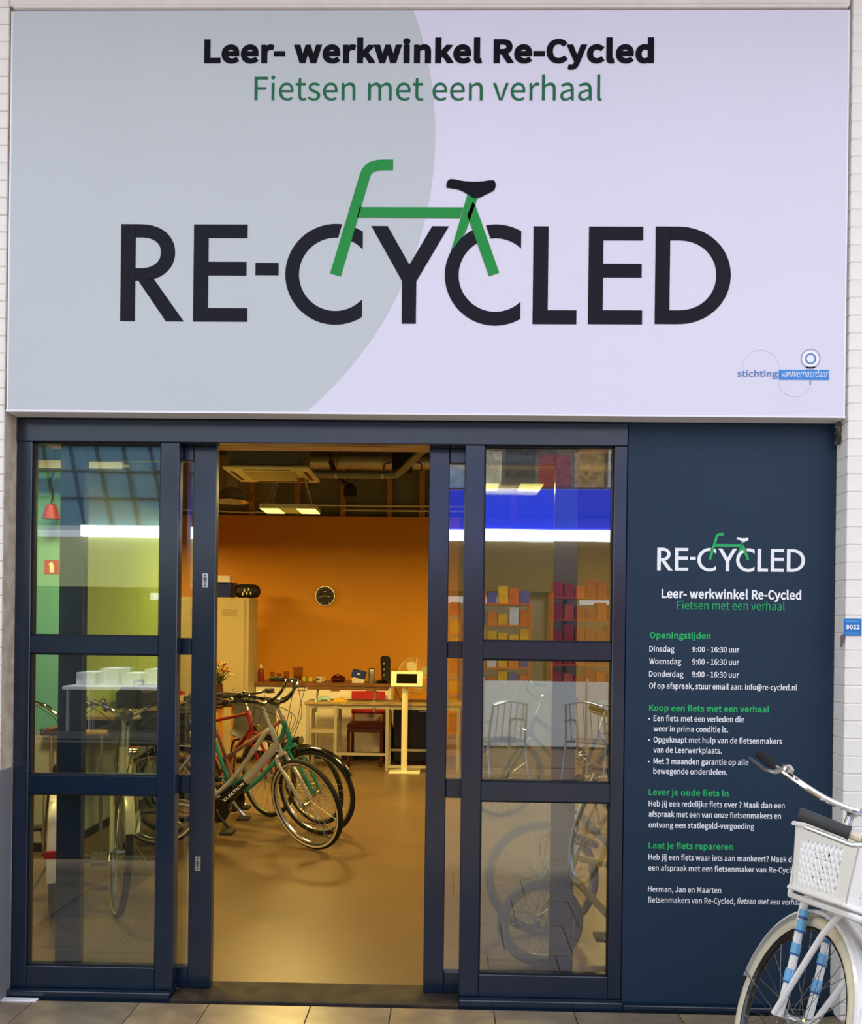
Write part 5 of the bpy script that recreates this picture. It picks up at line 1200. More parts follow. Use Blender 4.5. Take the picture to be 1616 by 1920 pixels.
for sx in (-1, 1):
    s.tube(cr([(sx * 0.215, 0.0, 0.30), (sx * 0.235, 0.0, 0.16), (sx * 0.17, -0.06, 0.03), (sx * 0.16, -0.10, 0.012)], 5), 0.009, 7)
    s.tube(cr([(sx * 0.235, 0.0, 0.16), (sx * 0.18, 0.06, 0.03), (sx * 0.16, 0.10, 0.012)], 5), 0.009, 7)
s.tube([(-0.16, -0.10, 0.012), (0.16, -0.10, 0.012)], 0.009, 7)
s.tube([(-0.16, 0.06, 0.012), (0.16, 0.06, 0.012)], 0.009, 7)
s.build('stand', mat('fan_stand_brown', '7A5A34', rough=0.4, metal=0.4), t)
# small black fridge and a brown bag beneath the bench
t = thing('black_fridge', 'small black fridge under the right end of the workbench', 'fridge', (-0.32, 6.58, 0))
bx('body', M_BLACK, (-0.24, 0.24, 0.02, 0.36, 0.03, 0.69), t, 0.01)
d = bx('door', mat('gloss_black_door', '101012', rough=0.25), (-0.24, 0.24, 0.0, 0.02, 0.04, 0.68), t, 0.006)
bx('handle', M_STEEL, (0.06, 0.16, -0.008, 0.0, 0.635, 0.645), d)
for x in (-0.2, 0.2):
    bx('foot', M_BLACK, (x - 0.02, x + 0.02, 0.04, 0.30, 0.0, 0.03), t)
t = thing('brown_bag', 'brown leather bag hanging beside the black fridge', 'bag', (-0.60, 6.72, 0.0))
MB().loft([[(s * math.cos(a) * 0.035, s * math.sin(a) * 0.09, z) for a in [2 * PI * j / 12 for j in range(12)]] for z, s in ((0.0, 0.8), (0.03, 1.0), (0.25, 1.05), (0.42, 0.9), (0.50, 0.5))]).build('body', mat('brown_leather', '5A2E18', rough=0.5, bump=0.1), t)
MB().tube(cr([(0, -0.05, 0.47), (0, -0.03, 0.60), (0, 0.03, 0.60), (0, 0.05, 0.47)], 5), 0.008, 6).build('strap', mat('brown_leather', '5A2E18'), t)

# dark bench along the lamplit green wall, table with flowers
t = thing('wall_shelf', 'tan wall shelf with a dark front along the lamplit green wall', 'shelf', (-2.46, 3.65, 0))
bx('board', M_BTOP, (-0.15, 0.15, -1.1, 1.1, 0.90, 0.93), t, 0.004)
bx('fascia', mat('dark_cupboard', '24221F', rough=0.6), (0.11, 0.14, -1.1, 1.1, 0.79, 0.90), t)
for y in (-0.9, 0.0, 0.9):
    MB().prism([(-0.15, 0.90), (0.10, 0.90), (-0.15, 0.79)], y - 0.012, y + 0.012).build('bracket', M_BLACK, t, False)
t = thing('black_toolbox', 'black toolbox on the tan shelf by the lamplit green wall', 'toolbox', (-2.46, 3.4, 0.93))
MB().prism([(-0.10, 0), (0.10, 0), (0.11, 0.12), (0.07, 0.17), (-0.07, 0.17), (-0.11, 0.12)], -0.2, 0.2).build('body', M_BLACK, t, False)
MB().tube(cr([(0, -0.1, 0.165), (0, -0.09, 0.21), (0, 0.09, 0.21), (0, 0.1, 0.165)], 4), 0.01, 6).build('handle', M_GPIPE, t)
M_OAK = two_tone('orange_oak', 'B8752E', 'D08E40', 5, rough=0.45, stretch=(1, 8, 8))
t = thing('oak_table', 'orange oak table with flowers left of the bicycles', 'table', (-2.62, 5.35, 0))
for i in range(4):
    bx('plank', M_OAK, (-0.45, 0.45, -0.32 + i * 0.16, -0.164 + i * 0.16, 0.82, 0.85), t, 0.002)
for sx in (-0.40, 0.40):
    for sy in (-0.27, 0.27):
        bx('leg', M_OAK, (sx - 0.025, sx + 0.025, sy - 0.025, sy + 0.025, 0, 0.82), t, 0.003)
bx('apron', M_OAK, (-0.40, 0.40, -0.28, -0.26, 0.74, 0.82), t)
bx('apron', M_OAK, (-0.40, 0.40, 0.26, 0.28, 0.74, 0.82), t)
t = thing('flower_bouquet', 'bouquet of yellow and orange flowers in a vase on the oak table', 'flowers', (-2.30, 5.30, 0.85))
MB().lathe((0, 0, 0), [(0, 0), (0.04, 0), (0.05, 0.06), (0.035, 0.14), (0.045, 0.16), (0.040, 0.16), (0.03, 0.14), (0, 0.13)], 16).build('vase', mat('brown_vase', '4A2E1E', rough=0.3), t)
sm, FM = MB(), [mat('petal_yellow', 'E3B83C', rough=0.7), mat('petal_orange', 'C9601E', rough=0.7), mat('petal_cream', 'E8D9A8', rough=0.7), mat('petal_red', '8A2018', rough=0.7)]
for i in range(22):
    a = i * 2.4
    rr = 0.03 + 0.085 * (i / 22) ** 0.5
    h = 0.36 - 0.10 * (i / 22) + random.uniform(-0.03, 0.03)
    p = Vector((rr * math.cos(a), rr * math.sin(a), h))
    sm.tube([(0, 0, 0.13), p * 0.6 + Vector((0, 0, 0.08)), p], 0.003, 4)
    f = MB()
    for k in range(7):
        b = 2 * PI * k / 7
        d = Vector((math.cos(b), math.sin(b), 0.35))
        e = Vector((-math.sin(b), math.cos(b), 0))
        f.add([p, p + d * 0.026 + e * 0.016, p + d * 0.044, p + d * 0.026 - e * 0.016], [(0, 1, 2, 3)])
    f.lathe(tuple(p), [(0.0, -0.006), (0.014, -0.002), (0.015, 0.008), (0.0, 0.016)], 8)
    f.build('flower', FM[(0, 1, 0, 2, 0, 3)[i % 6]], t, False)
for i in range(10):
    a = i * 0.63
    p = Vector((0.08 * math.cos(a), 0.08 * math.sin(a), 0.22 + 0.01 * (i % 3)))
    e = Vector((-math.sin(a), math.cos(a), 0)) * 0.016
    MB().add([p * 0.4 + Vector((0, 0, 0.1)), p + e, p * 1.5 + Vector((0, 0, -0.12)), p - e], [(0, 1, 2, 3)]).build('leaf', mat('dark_leaf', '3A4A1E', rough=0.6), t, False)
sm.build('stems', mat('stem_green', '4A5A26', rough=0.6), t)
t = thing('red_mug', 'red mug on the oak table beside the left door', 'mug', (-2.66, 5.12, 0.85))
MB().lathe((0, 0, 0), [(0, 0), (0.035, 0), (0.037, 0.09), (0.034, 0.09), (0.032, 0.006), (0, 0.006)], 18).build('cup', mat('mug_red', 'A01C1C', rough=0.3), t)
MB().tube(cr([(0.036, 0, 0.075), (0.058, 0, 0.07), (0.058, 0, 0.03), (0.036, 0, 0.02)], 5), 0.005, 6).build('handle', mat('mug_red', 'A01C1C'), t)
# grey shell chair
t = thing('grey_chair', 'grey shell chair with dark tube legs behind the bicycles', 'chair', (-1.93, 5.25, 0), R_(200))
def shell(u, v):
    x = (u - 0.5) * (0.44 - 0.06 * max(0, v - 0.55))
    if v < 0.5:
        y, z = -0.20 + v * 0.72, 0.46 - 0.02 * math.sin(v * 2 * PI)
    else:
        y, z = 0.16 + 0.10 * (v - 0.5) * 2, 0.46 + (v - 0.5) * 2 * 0.38
    z += 0.06 * (abs(u - 0.5) * 2) ** 2 * (1 if v < 0.6 else 0.3)
    y -= 0.05 * (abs(u - 0.5) * 2) ** 2 * (1 if v > 0.5 else 0)
    return (x, y, z)
b = MB()
nu, nv = 9, 13
b.add([shell(i / (nu - 1), j / (nv - 1)) for i in range(nu) for j in range(nv)] + [tuple(Vector(shell(i / (nu - 1), j / (nv - 1))) + Vector((0, 0.006, -0.006))) for i in range(nu) for j in range(nv)],
      [(i * nv + j, (i + 1) * nv + j, (i + 1) * nv + j + 1, i * nv + j + 1) for i in range(nu - 1) for j in range(nv - 1)]
      + [(nu * nv + i * nv + j, nu * nv + i * nv + j + 1, nu * nv + (i + 1) * nv + j + 1, nu * nv + (i + 1) * nv + j) for i in range(nu - 1) for j in range(nv - 1)])
b.build('seat_shell', mat('grey_shell', '6E7072', rough=0.5), t)
for sx in (-1, 1):
    for sy in (-1, 1):
        MB().tube(cr([(sx * 0.12, sy * 0.10, 0.44), (sx * 0.19, sy * 0.17, 0.38), (sx * 0.22, sy * 0.20, 0.0)], 4), 0.012, 7).build('leg', mat('dark_tube', '2E1C16', rough=0.4), t)
# wooden rail by the green wall
t = thing('lean_rail', 'tan wooden rail with a black end along the green wall', 'rail', (-2.40, 2.305, 0))
MB().tube([(-0.20, 0, 0.84), (0.12, 0, 0.84)], 0.021, 14).build('rail', two_tone('ash_rail', 'B99A56', 'D0B06A', 6, rough=0.4, stretch=(1, 9, 9)), t)
MB().tube([(-0.34, 0, 0.84), (-0.19, 0, 0.84)], 0.024, 14).build('end_sleeve', M_BLACK, t)
for x in (-0.27, 0.08):
    MB().tube([(x, 0, 0), (x, 0, 0.83)], 0.012, 8).build('post', M_STEEL, t)
    bx('foot', M_STEEL, (x - 0.05, x + 0.05, -0.05, 0.025, 0, 0.008), t)

# ------------------------------------------------------------------ bicycles
M_TYRE = mat('black_tyre', '17140F', rough=0.75)
M_TYREW = mat('cream_tyre', 'D9D2BA', rough=0.75, var=0.12, scale=8)
M_TYREG = mat('grey_tyre', '5E5E60', rough=0.8)
M_ALU = mat('polished_aluminium', 'C6C8C8', rough=0.22, metal=0.95)
M_SILV = mat('silver_paint', 'C4C6C3', rough=0.25, metal=0.6)
M_CHROME = mat('chrome', 'DCDCDC', rough=0.10, metal=1.0)
M_BLK = mat('gloss_black_paint', '101114', rough=0.2, coat=0.5)
M_RUB = mat('rubber_grip', '222224', rough=0.7)
M_BROWNL = mat('brown_leather_grip', '5E3416', rough=0.5)
M_REFL = mat('red_reflector', 'B5121C', rough=0.2)
M_LENS = mat('headlight_lens', '7E7048', rough=0.06)
M_CABLE = mat('black_cable', '141414', rough=0.5)
M_SPOKE = mat('steel_spoke', 'A9A9A6', rough=0.25, metal=0.9)
M_CHAIN = mat('dark_chain', '2B2A28', rough=0.45, metal=0.7)


def wheel(parent, name, c, R, tw, tf, m_tire, m_rim, n_spoke=32, seg=56, wall=None):
    rr = R - tw * 1.75
    rim = MB(tf).lathe(c, [(rr - 0.012, -0.006), (rr - 0.006, -0.013), (rr + 0.006, -0.013), (rr + 0.006, 0.013), (rr - 0.006, 0.013), (rr - 0.012, 0.006)], seg, axis='Y', closed=True).build(name, m_rim, parent)
    prof = [(R - tw + tw * math.cos(2 * PI * j / 12), tw * 0.92 * math.sin(2 * PI * j / 12)) for j in range(12)]
    MB(tf).lathe(c, prof, seg, axis='Y', closed=True).build('tire', m_tire, rim)
    if wall:
        for s in (-1, 1):
            MB(tf).lathe(c, [(R - tw * 1.55, s * tw * 0.80), (R - tw * 1.2, s * tw * 0.955), (R - tw * 0.95, s * tw * 0.965), (R - tw * 1.2, s * tw * 0.90)], seg, axis='Y', closed=True).build('sidewall_stripe', wall, rim)
    MB(tf).lathe(c, [(0.0, -0.055), (0.007, -0.055), (0.008, -0.035), (0.026, -0.033), (0.026, -0.028), (0.016, -0.024), (0.016, 0.024), (0.026, 0.028), (0.026, 0.033), (0.008, 0.035), (0.007, 0.055), (0.0, 0.055)], 14, axis='Y').build('hub', M_ALU, rim)
    sp = MB(tf)
    C = Vector(c)
    for i in range(n_spoke):
        a = 2 * PI * i / n_spoke
        s = 1 if i % 2 else -1
        b = a + (0.9 if (i // 2) % 2 else -0.9)
        p = C + Vector((0.025 * math.cos(b), s * 0.030, 0.025 * math.sin(b)))
        q = C + Vector(((rr - 0.008) * math.cos(a), s * 0.003, (rr - 0.008) * math.sin(a)))
        sp.tube([p, q], 0.0013, 3, cap=False)
    o = sp.build('spokes', M_SPOKE, rim)
    o['kind'] = 'stuff'
    return rim


def fender(parent, c, R, a0, a1, m, tf, w=0.026, n=26, name='mudguard'):
    b = MB(tf)
    rings = []
    for i in range(n + 1):
        a = a0 + (a1 - a0) * i / n
        ca, sa = math.cos(a), math.sin(a)
        ring = []
        for (dr, dy) in ((-0.010, -w), (0.0, -w * 0.85), (0.007, 0.0), (0.0, w * 0.85), (-0.010, w), (-0.003, w * 0.8), (0.004, 0.0), (-0.003, -w * 0.8)):
            r = R + dr
            ring.append((c[0] + r * ca, c[1] + dy, c[2] + r * sa))
        rings.append(ring)
    return b.loft(rings).build(name, m, parent)


def saddle(parent, p, m, k=1.0, m_post=None):
    secs = [(-0.135, 0.045, 0.020), (-0.12, 0.075, 0.030), (-0.07, 0.088, 0.034), (-0.01, 0.070, 0.030), (0.05, 0.036, 0.024), (0.11, 0.022, 0.020), (0.135, 0.012, 0.012)]
    rings = []
    for x, w, h in secs:
        dz = 0.014 * (abs(x) / 0.13) ** 2
        rings.append([(p[0] + x * k, p[1] + w * k * math.cos(a), p[2] + dz + h * k * (math.sin(a) if math.sin(a) > 0 else 0.6 * math.sin(a))) for a in [2 * PI * j / 12 for j in range(12)]])
    o = MB().loft(rings).build('saddle', m, parent)
    s = MB()
    for y in (-0.02, 0.02):
        s.tube(cr([(p[0] - 0.09, y, p[2] - 0.015), (p[0] - 0.04, y, p[2] - 0.045), (p[0] + 0.03, y, p[2] - 0.045), (p[0] + 0.09, y * 0.5, p[2] - 0.01)], 4), 0.0035, 5)
    s.build('saddle_rails', M_ALU, o)
    return o


def bike(label, loc, heading, R=0.34, steer=0.0, lean=0.0, kind='diamond', frame=None, fork=None, tire=None, rim=None, wall=None, fend=None,
         saddle_m=None, grip_m=None, bar='city', bar_m=None, rack=True, guard=None, light=True, name='bicycle', group=None, low=None, crank_a=-50, saddle_h=0.0, stand=True,
         tail=True, text=None, tw=0.02, cables=True, stem_h=0.0, basket=False, extra=None, bar_w=1.0, headlamp_high=False, fend_end=178):
    frame = frame or M_BLK
    fork = fork or frame
    low = low or frame
    tire = tire or M_TYRE
    rim = rim or M_ALU
    saddle_m = saddle_m or M_BLACK
    grip_m = grip_m or M_RUB
    bar_m = bar_m or M_ALU
    t = thing(name, label, 'bicycle', loc, R_(heading), group)
    t.rotation_euler = (Matrix.Rotation(R_(heading), 3, 'Z') @ Matrix.Rotation(R_(lean), 3, 'X')).to_euler()
    k = R / 0.34
    V = lambda x, y, z: Vector((x * k, y, z * k))
    BB, RH, FH = V(0, 0, 0.285), V(-0.46, 0, 0.34), V(0.64, 0, 0.34)
    a = Vector((-0.375, 0, 0.927))
    A0 = FH - Vector((0.927, 0, 0.375)) * 0.05 * k
    ax = lambda s: A0 + a * (s * k)
    CR, HB, HT, ST = ax(0.395), ax(0.415), ax(0.60), ax(0.74 + stem_h)
    S = Matrix.Translation(A0) @ Matrix.Rotation(R_(steer), 4, a) @ Matrix.Translation(-A0)
    sd = Vector((-0.33, 0, 0.944))
    seat = lambda s: BB + sd * (s * k)
    SC_, SD = seat(0.50), seat(0.70 + saddle_h)
    # wheels
    wheel(t, 'rear_wheel', tuple(RH), R, tw, None, tire, rim, wall=wall)
    fw = wheel(t, 'front_wheel', tuple(FH), R, tw, S, tire, rim, wall=wall)
    # fork
    f = MB(S)
    for s in (-1, 1):
        y = s * 0.048
        f.tube(cr([CR + Vector((0.0, 0.0, 0.0)), CR + Vector((0.0, y * 0.8, -0.006)), CR + Vector((0.008 * k, y, -0.05)), (CR + FH) / 2 + Vector((0.004 * k, y, 0)), FH + Vector((-0.012, y, 0.03)), FH + Vector((0, y, 0))], 4), [0.014, 0.013], 8)
    f.tube([CR, HB], 0.017, 10)
    f.build('fork', fork, t)
    # frame
    fr = MB()
    fr.tube([HB, HT], 0.020, 12)
    fr.build('head_tube', frame, t)
    fr = MB()
    fr.tube([BB, SC_], 0.016, 10)
    for s in (-1, 1):
        fr.tube([BB + Vector((-0.02, s * 0.02, 0)), BB + Vector((-0.10, s * 0.045, 0.01)), RH + Vector((0, s * 0.058, 0))], 0.010, 8)
        fr.tube([seat(0.47) + Vector((0, s * 0.012, 0)), seat(0.44) + Vector((-0.04, s * 0.045, -0.01)), RH + Vector((0, s * 0.058, 0))], 0.008, 8)
    fr.tube([BB + Vector((0, -0.04, 0)), BB + Vector((0, 0.04, 0))], 0.024, 14)
    fr.build('rear_triangle', frame, t)
    up, dn = MB(), MB()
    if kind == 'diamond':
        up.tube([ax(0.575), seat(0.48)], 0.0155, 10)
        dn.tube([ax(0.445), BB], 0.018, 10)
    elif kind == 'mixte':
        up.tube([ax(0.57), seat(0.26)], 0.0165, 10)
        dn.tube([ax(0.445), BB], 0.018, 10)
    elif kind == 'lady':
        up.tube(cr([ax(0.56), ax(0.50) + V(-0.06, 0, -0.05), V(0.20, 0, 0.56), V(0.05, 0, 0.42), seat(0.10)], 6), 0.0165, 10)
        dn.tube(cr([ax(0.445), ax(0.42) + V(-0.05, 0, -0.06), V(0.18, 0, 0.42), BB + V(0.01, 0, 0.0)], 6), 0.018, 10)
    elif kind == 'wave':
        up.tube(cr([ax(0.50), V(0.30, 0, 0.60), V(0.17, 0, 0.42), V(0.08, 0, 0.335), BB], 6), 0.030, 12, flat=(0.8, 1.15))
        dn.tube([ax(0.44), V(0.33, 0, 0.60)], 0.018, 10)
    else:   # e-bike: two stout tubes running down to the motor
        up.tube(cr([ax(0.585), ax(0.57) + V(-0.05, 0, -0.012), V(0.22, 0, 0.675), V(0.09, 0, 0.50), seat(0.10)], 6), 0.0175, 12)
        dn.tube([ax(0.47), V(0.16, 0, 0.455)], 0.029, 14, flat=(0.7, 1.1))
    up.build('upper_tube', frame, t)
    lo = dn.build('down_tube', low, t)
    if kind == 'ebike':
        MB().tube([V(0.19, 0, 0.482), V(0.04, 0, 0.345), V(-0.02, 0, 0.30)], [0.033, 0.040, 0.050], 14, flat=(0.75, 1.1)).build('battery_tube', M_BLK, t)
        MB().lathe((0, -0.065, BB.z), [(0, 0), (0.06, 0.0), (0.072, 0.012), (0.075, 0.06), (0.072, 0.118), (0.06, 0.13), (0, 0.13)], 24, axis='Y').build('motor', M_BLK, t)
    if text:
        p0, p1 = V(0.03, 0, 0.315), V(0.20, 0, 0.47)
        d = (p1 - p0).normalized()
        holder = lettering('frame_lettering', text, 0.0, (p1 - p0).length * 0.95, 0.0, M_PWHITE, t, 0.0, 0.020, 0.0008, 0.1, 0.0004)
        holder.matrix_local = Matrix.Translation(p0 + Vector((-0.006, -0.036, 0.008))) @ Matrix.Rotation(-math.atan2(d.z, d.x), 4, 'Y')
    # seat
    MB().tube([SC_ - sd * 0.03, SD - sd * 0.01], 0.0125, 10).build('seat_post', M_ALU, t)
    saddle(t, tuple(SD + Vector((0.0, 0, 0.03))), saddle_m, min(1.0, k * 1.05))
    # crankset
    c = MB()
    yr = -0.075 if kind == 'ebike' else -0.05
    c.lathe((BB.x, yr, BB.z), [(0.012, 0), (0.085 * k, 0), (0.088 * k, 0.003), (0.085 * k, 0.006), (0.012, 0.006)], 28, axis='Y', closed=True)
    cs = c.build('chainring', M_CHAIN if not guard else guard, t)
    ca = R_(crank_a)
    for s, ang in ((-1, ca), (1, ca + PI)):
        e = BB + Vector((math.cos(ang) * 0.165 * k, s * 0.085, math.sin(ang) * 0.165 * k))
        cr_o = MB().tube([BB + Vector((0, s * 0.06, 0)), BB + Vector((0, s * 0.078, 0)) + Vector((math.cos(ang), 0, math.sin(ang))) * 0.02, e], [0.016, 0.014, 0.011], 8).build('crank', M_BLK if kind == 'ebike' else M_ALU, t)
        pd = MB().box(e.x - 0.045, e.x + 0.045, e.y + min(0, s * 0.095), e.y + max(0, s * 0.095), e.z - 0.012, e.z + 0.012, b=0.005)
        pd.build('pedal', M_RUB, cr_o, False)
    ch = MB()
    rc, rs = 0.085 * k, 0.035 * k
    yc = -0.047
    ch.tube([BB + Vector((0, yc, rc)), RH + Vector((0, yc, rs))], 0.004, 5)
    ch.tube([BB + Vector((0, yc, -rc)), RH + Vector((0, yc, -rs))], 0.004, 5)
    ch.lathe((RH.x, yc - 0.004, RH.z), [(0.012, 0), (rs, 0), (rs, 0.006), (0.012, 0.006)], 16, axis='Y', closed=True)
    ch.build('chain', M_CHAIN, t)
    if guard:
        poly = arc(BB.x, BB.z, 0.10 * k, -PI / 2, PI / 2, 10) + arc(RH.x + 0.06 * k, RH.z, 0.045 * k, PI / 2, 3 * PI / 2, 8)
        MB().prism(poly, -0.064, -0.054).build('chain_guard', guard, t, False)
    # mudguards and stays
    if fend:
        fender(t, tuple(RH), R + 0.016, R_(5), R_(190), fend, None)
        ff = fender(t, tuple(FH), R + 0.016, R_(28), R_(fend_end), fend, S, w=0.021 if fend is M_WHT else 0.026)
        sy = MB(S)
        for s in (-1, 1):
            sy.tube([FH + Vector((0, s * 0.056, 0)), FH + Vector(((R + 0.01) * math.cos(R_(fend_end - 3)), s * 0.022, (R + 0.01) * math.sin(R_(fend_end - 3))))], 0.0025, 5)
        sy.build('mudguard_stay', M_ALU, ff)
    if rack:
        rk = MB()
        z = RH.z + R + 0.055
        x0, x1 = RH.x - 0.22 * k, RH.x + 0.20 * k
        rk.tube(cr([(x1, -0.03, z), (x0 + 0.04, -0.055, z), (x0, -0.03, z), (x0, 0.03, z), (x0 + 0.04, 0.055, z), (x1, 0.03, z)], 4), 0.006, 6)
        for x in (x0 + 0.06, x0 + 0.16, x0 + 0.26):
            rk.tube([(x, -0.05, z), (x, 0.05, z)], 0.004, 5)
        for s in (-1, 1):
            rk.tube([RH + Vector((0, s * 0.062, 0)), (RH.x - 0.06 * k, s * 0.056, z)], 0.005, 6)
        rk.tube([(x1, -0.02, z), seat(0.46)], 0.005, 6)
        rk.tube([(x1, 0.02, z), seat(0.46)], 0.005, 6)
        ro = rk.build('rear_rack', M_ALU if fend is None else (M_BLK if fend is M_BLK else M_ALU), t)
        if tail:
            MB().box(x0 - 0.03, x0 - 0.008, -0.045, 0.045, z - 0.025, z + 0.012, b=0.006).build('tail_light', M_REFL, ro, False)
            MB().box(RH.x - R * 0.98 - 0.035, RH.x - R * 0.98 - 0.02, -0.035, 0.035, RH.z + 0.06, RH.z + 0.10, b=0.004).build('rear_reflector', M_REFL, ro, False)
    if stand:
        MB().tube([V(-0.10, 0.02, 0.27), V(-0.13, 0.10, 0.12), V(-0.15, 0.16, 0.015)], 0.009, 7).build('kickstand', M_ALU, t)
    # handlebar, turned with the fork
    MB(S).tube([HT - a * 0.01, ST], 0.0125, 10).build('stem_quill', M_ALU if kind != 'ebike' else M_SILV, t)
    f_ = Vector((1, 0, 0))
    cl = ST + V(0.055, 0, 0.012) if bar not in ('dutch', 'flatdutch') else ST + V(0.03, 0, 0.012)
    HS = S
    if isinstance(bar, dict):
        inv = t.matrix_basis.inverted()
        loc3 = lambda p: inv @ Vector(p)
        HS = None
        cl = loc3(bar['C'])
        ST = S @ ST
    MB(HS).tube([ST - a * 0.015, cl], 0.017, 8).build('stem', M_ALU, t)
    hb, grips = MB(HS), []
    bw = bar_w
    for s in (-1, 1):
        if isinstance(bar, dict):
            pts = [cl] + [loc3(p) for p in bar['R' if s < 0 else 'L']]
        elif bar == 'city':
            pts = [cl, cl + Vector((0.012, s * 0.05, 0.0)), cl + Vector((0.03, s * 0.13 * bw, 0.045)), cl + Vector((-0.03, s * 0.235 * bw, 0.075)), cl + Vector((-0.10, s * 0.285 * bw, 0.070)), cl + Vector((-0.22, s * 0.315 * bw, 0.055))]
        elif bar == 'flatdutch':
            pts = [cl, cl + Vector((0.02, s * 0.05, 0.0)), cl + Vector((0.015, s * 0.125, 0.0)), cl + Vector((-0.03, s * 0.195, 0.004)), cl + Vector((-0.075, s * 0.225, 0.004)), cl + Vector((-0.13, s * 0.255, 0.0)), cl + Vector((-0.245, s * 0.275, -0.01))]
        elif bar == 'dutch':
            pts = [cl, cl + Vector((0.02, s * 0.06, 0.005)), cl + Vector((0.02, s * 0.16 * bw, 0.05)), cl + Vector((-0.05, s * 0.25 * bw, 0.10)), cl + Vector((-0.16, s * 0.285 * bw, 0.105)), cl + Vector((-0.29, s * 0.30 * bw, 0.095))]
        else:
            pts = [cl, cl + Vector((0.0, s * 0.08, 0.0)), cl + Vector((0.0, s * 0.17 * bw, 0.012)), cl + Vector((-0.02, s * 0.24 * bw, 0.015)), cl + Vector((-0.045, s * 0.315 * bw, 0.012))]
        path = cr(pts, 6)
        hb.tube(path, 0.0112, 9)
        g0, g1 = Vector(pts[-2]), Vector(pts[-1])
        d = (g1 - g0).normalized()
        if bar == 'flat':
            g0 = g1 - d * 0.115
        else:
            g0 = g1 - d * 0.120
        grips.append((s, g0, g1, d))
    ho = hb.build('handlebar', bar_m, t)
    for s, g0, g1, d in grips:
        MB(HS).tube([g0, g0 + d * 0.01, g1 - d * 0.005, g1 + d * 0.004], [0.0175, 0.0152, 0.0162, 0.013], 10).build('grip', grip_m, ho)
        out = Vector((0.03, 0, -0.018)) if bar == 'flat' else Vector((0.012, s * 0.035, -0.02))
        bb = g0 - d * 0.03
        if isinstance(bar, dict):
            out = Vector((0.0, 0.0, -0.035)) + d * 0.0
        lv = MB(HS)
        lv.tube([bb, bb + out * 0.6, bb + out + d * 0.03, g1 + out * 1.05 - d * 0.01], [0.010, 0.008, 0.006, 0.005], 6)
        lv.build('brake_lever', M_ALU if bar_m is not M_BLK else M_BLK, ho)
        if cables:
            e = S.inverted() @ (HB + Vector((0.0, s * 0.024, 0.02)))
            p0 = bb + out * 0.6
            MB(HS).tube(cr([p0, p0 - d * 0.05 + Vector((0.05, -s * 0.02, 0.01)), Vector((cl.x + 0.16, s * 0.06, cl.z - 0.06)), Vector((cl.x + 0.12, s * 0.04, cl.z - 0.20)), e], 6), 0.0026, 5, cap=False).build('cable', M_CABLE, ho)
    bl = grips[0][1] - grips[0][3] * 0.06
    MB(HS).lathe(tuple(bl + Vector((0, 0, 0.015))), [(0, 0), (0.022, 0.0), (0.020, 0.012), (0.008, 0.020), (0, 0.021)], 12).build('bell', M_CHROME, ho)
    if light:
        if headlamp_high:
            c0 = cl + Vector((0.05, 0, -0.005))
        else:
            c0 = CR + V(0.055, 0, 0.05)
        lt = MB(S)
        lt.lathe(tuple(c0), [(0, -0.045), (0.020, -0.04), (0.032, 0.0), (0.036, 0.02), (0.034, 0.024)], 16, axis='X')
        lt.tube([c0 + Vector((-0.03, 0, -0.01)), (CR + V(0.0, 0, 0.02)) if not headlamp_high else cl], 0.006, 6)
        l_o = lt.build('headlight', M_CHROME if bar_m is not M_BLK else M_BLK, t)
        MB(S).lathe(tuple(c0 + Vector((0.022, 0, 0))), [(0.034, 0), (0.02, 0.006), (0, 0.008)], 16, axis='X').build('lens', M_LENS, l_o)
    if extra:
        extra(t, dict(S=S, k=k, V=V, BB=BB, RH=RH, FH=FH, ax=ax, seat=seat, CR=CR, HB=HB, HT=HT, ST=ST, cl=cl, R=R))
    return t


M_TEAL = mat('teal_paint', '1F7F74', rough=0.3, coat=0.3)
M_REDP = mat('red_paint', '9E1620', rough=0.3, coat=0.3)
M_PINK = mat('dusty_pink_paint', 'A06A5C', rough=0.35, coat=0.2)
M_CREAMP = mat('cream_paint', 'DDD3A8', rough=0.3, coat=0.3)
M_YELP = mat('yellow_paint', 'C9B01E', rough=0.35, coat=0.2)
M_WHT = mat('white_paint', 'EDEFF2', rough=0.3, coat=0.2, var=0.02)
M_MAROON = mat('maroon_paint', '3A1418', rough=0.3)
M_IVWALL = mat('cream_sidewall', 'D5C79A', rough=0.6)

G1 = 'row of bicycles seen through the doorway'
bike('silver and black electric bicycle, nearest of the row in the doorway', (-1.545, 2.55, 0), -4, steer=-33, kind='ebike', frame=M_SILV, fork=M_SILV, low=M_SILV, wall=M_IVWALL, fend=None,
     bar='city', bar_m=M_BLK, rack=True, crank_a=-55, text='SELECTION', group=G1, lean=3, light=False, tw=0.023, stem_h=0.05)
bike('teal low step bicycle with black mudguards, second of the row in the doorway', (-1.55, 2.93, 0), 2, steer=-28, kind='lady', frame=M_TEAL, fork=M_TEAL, fend=M_BLK, bar='dutch', bar_m=M_BLK, group=G1, saddle_h=0.05, guard=M_BLK)
bike('dusty pink bicycle with chrome bars, third of the row in the doorway', (-1.63, 3.33, 0), -2, steer=-38, kind='mixte', frame=M_PINK, fork=M_BLK, fend=None, bar='city', bar_m=M_CHROME, group=G1, light=False)
bike('red bicycle with black mudguards, farthest of the row in the doorway', (-1.944, 3.97, 0), -35, steer=-4, kind='diamond', frame=M_REDP, fork=M_REDP, fend=M_BLK, bar='flat', bar_m=M_BLK, group=G1, saddle_h=-0.02)

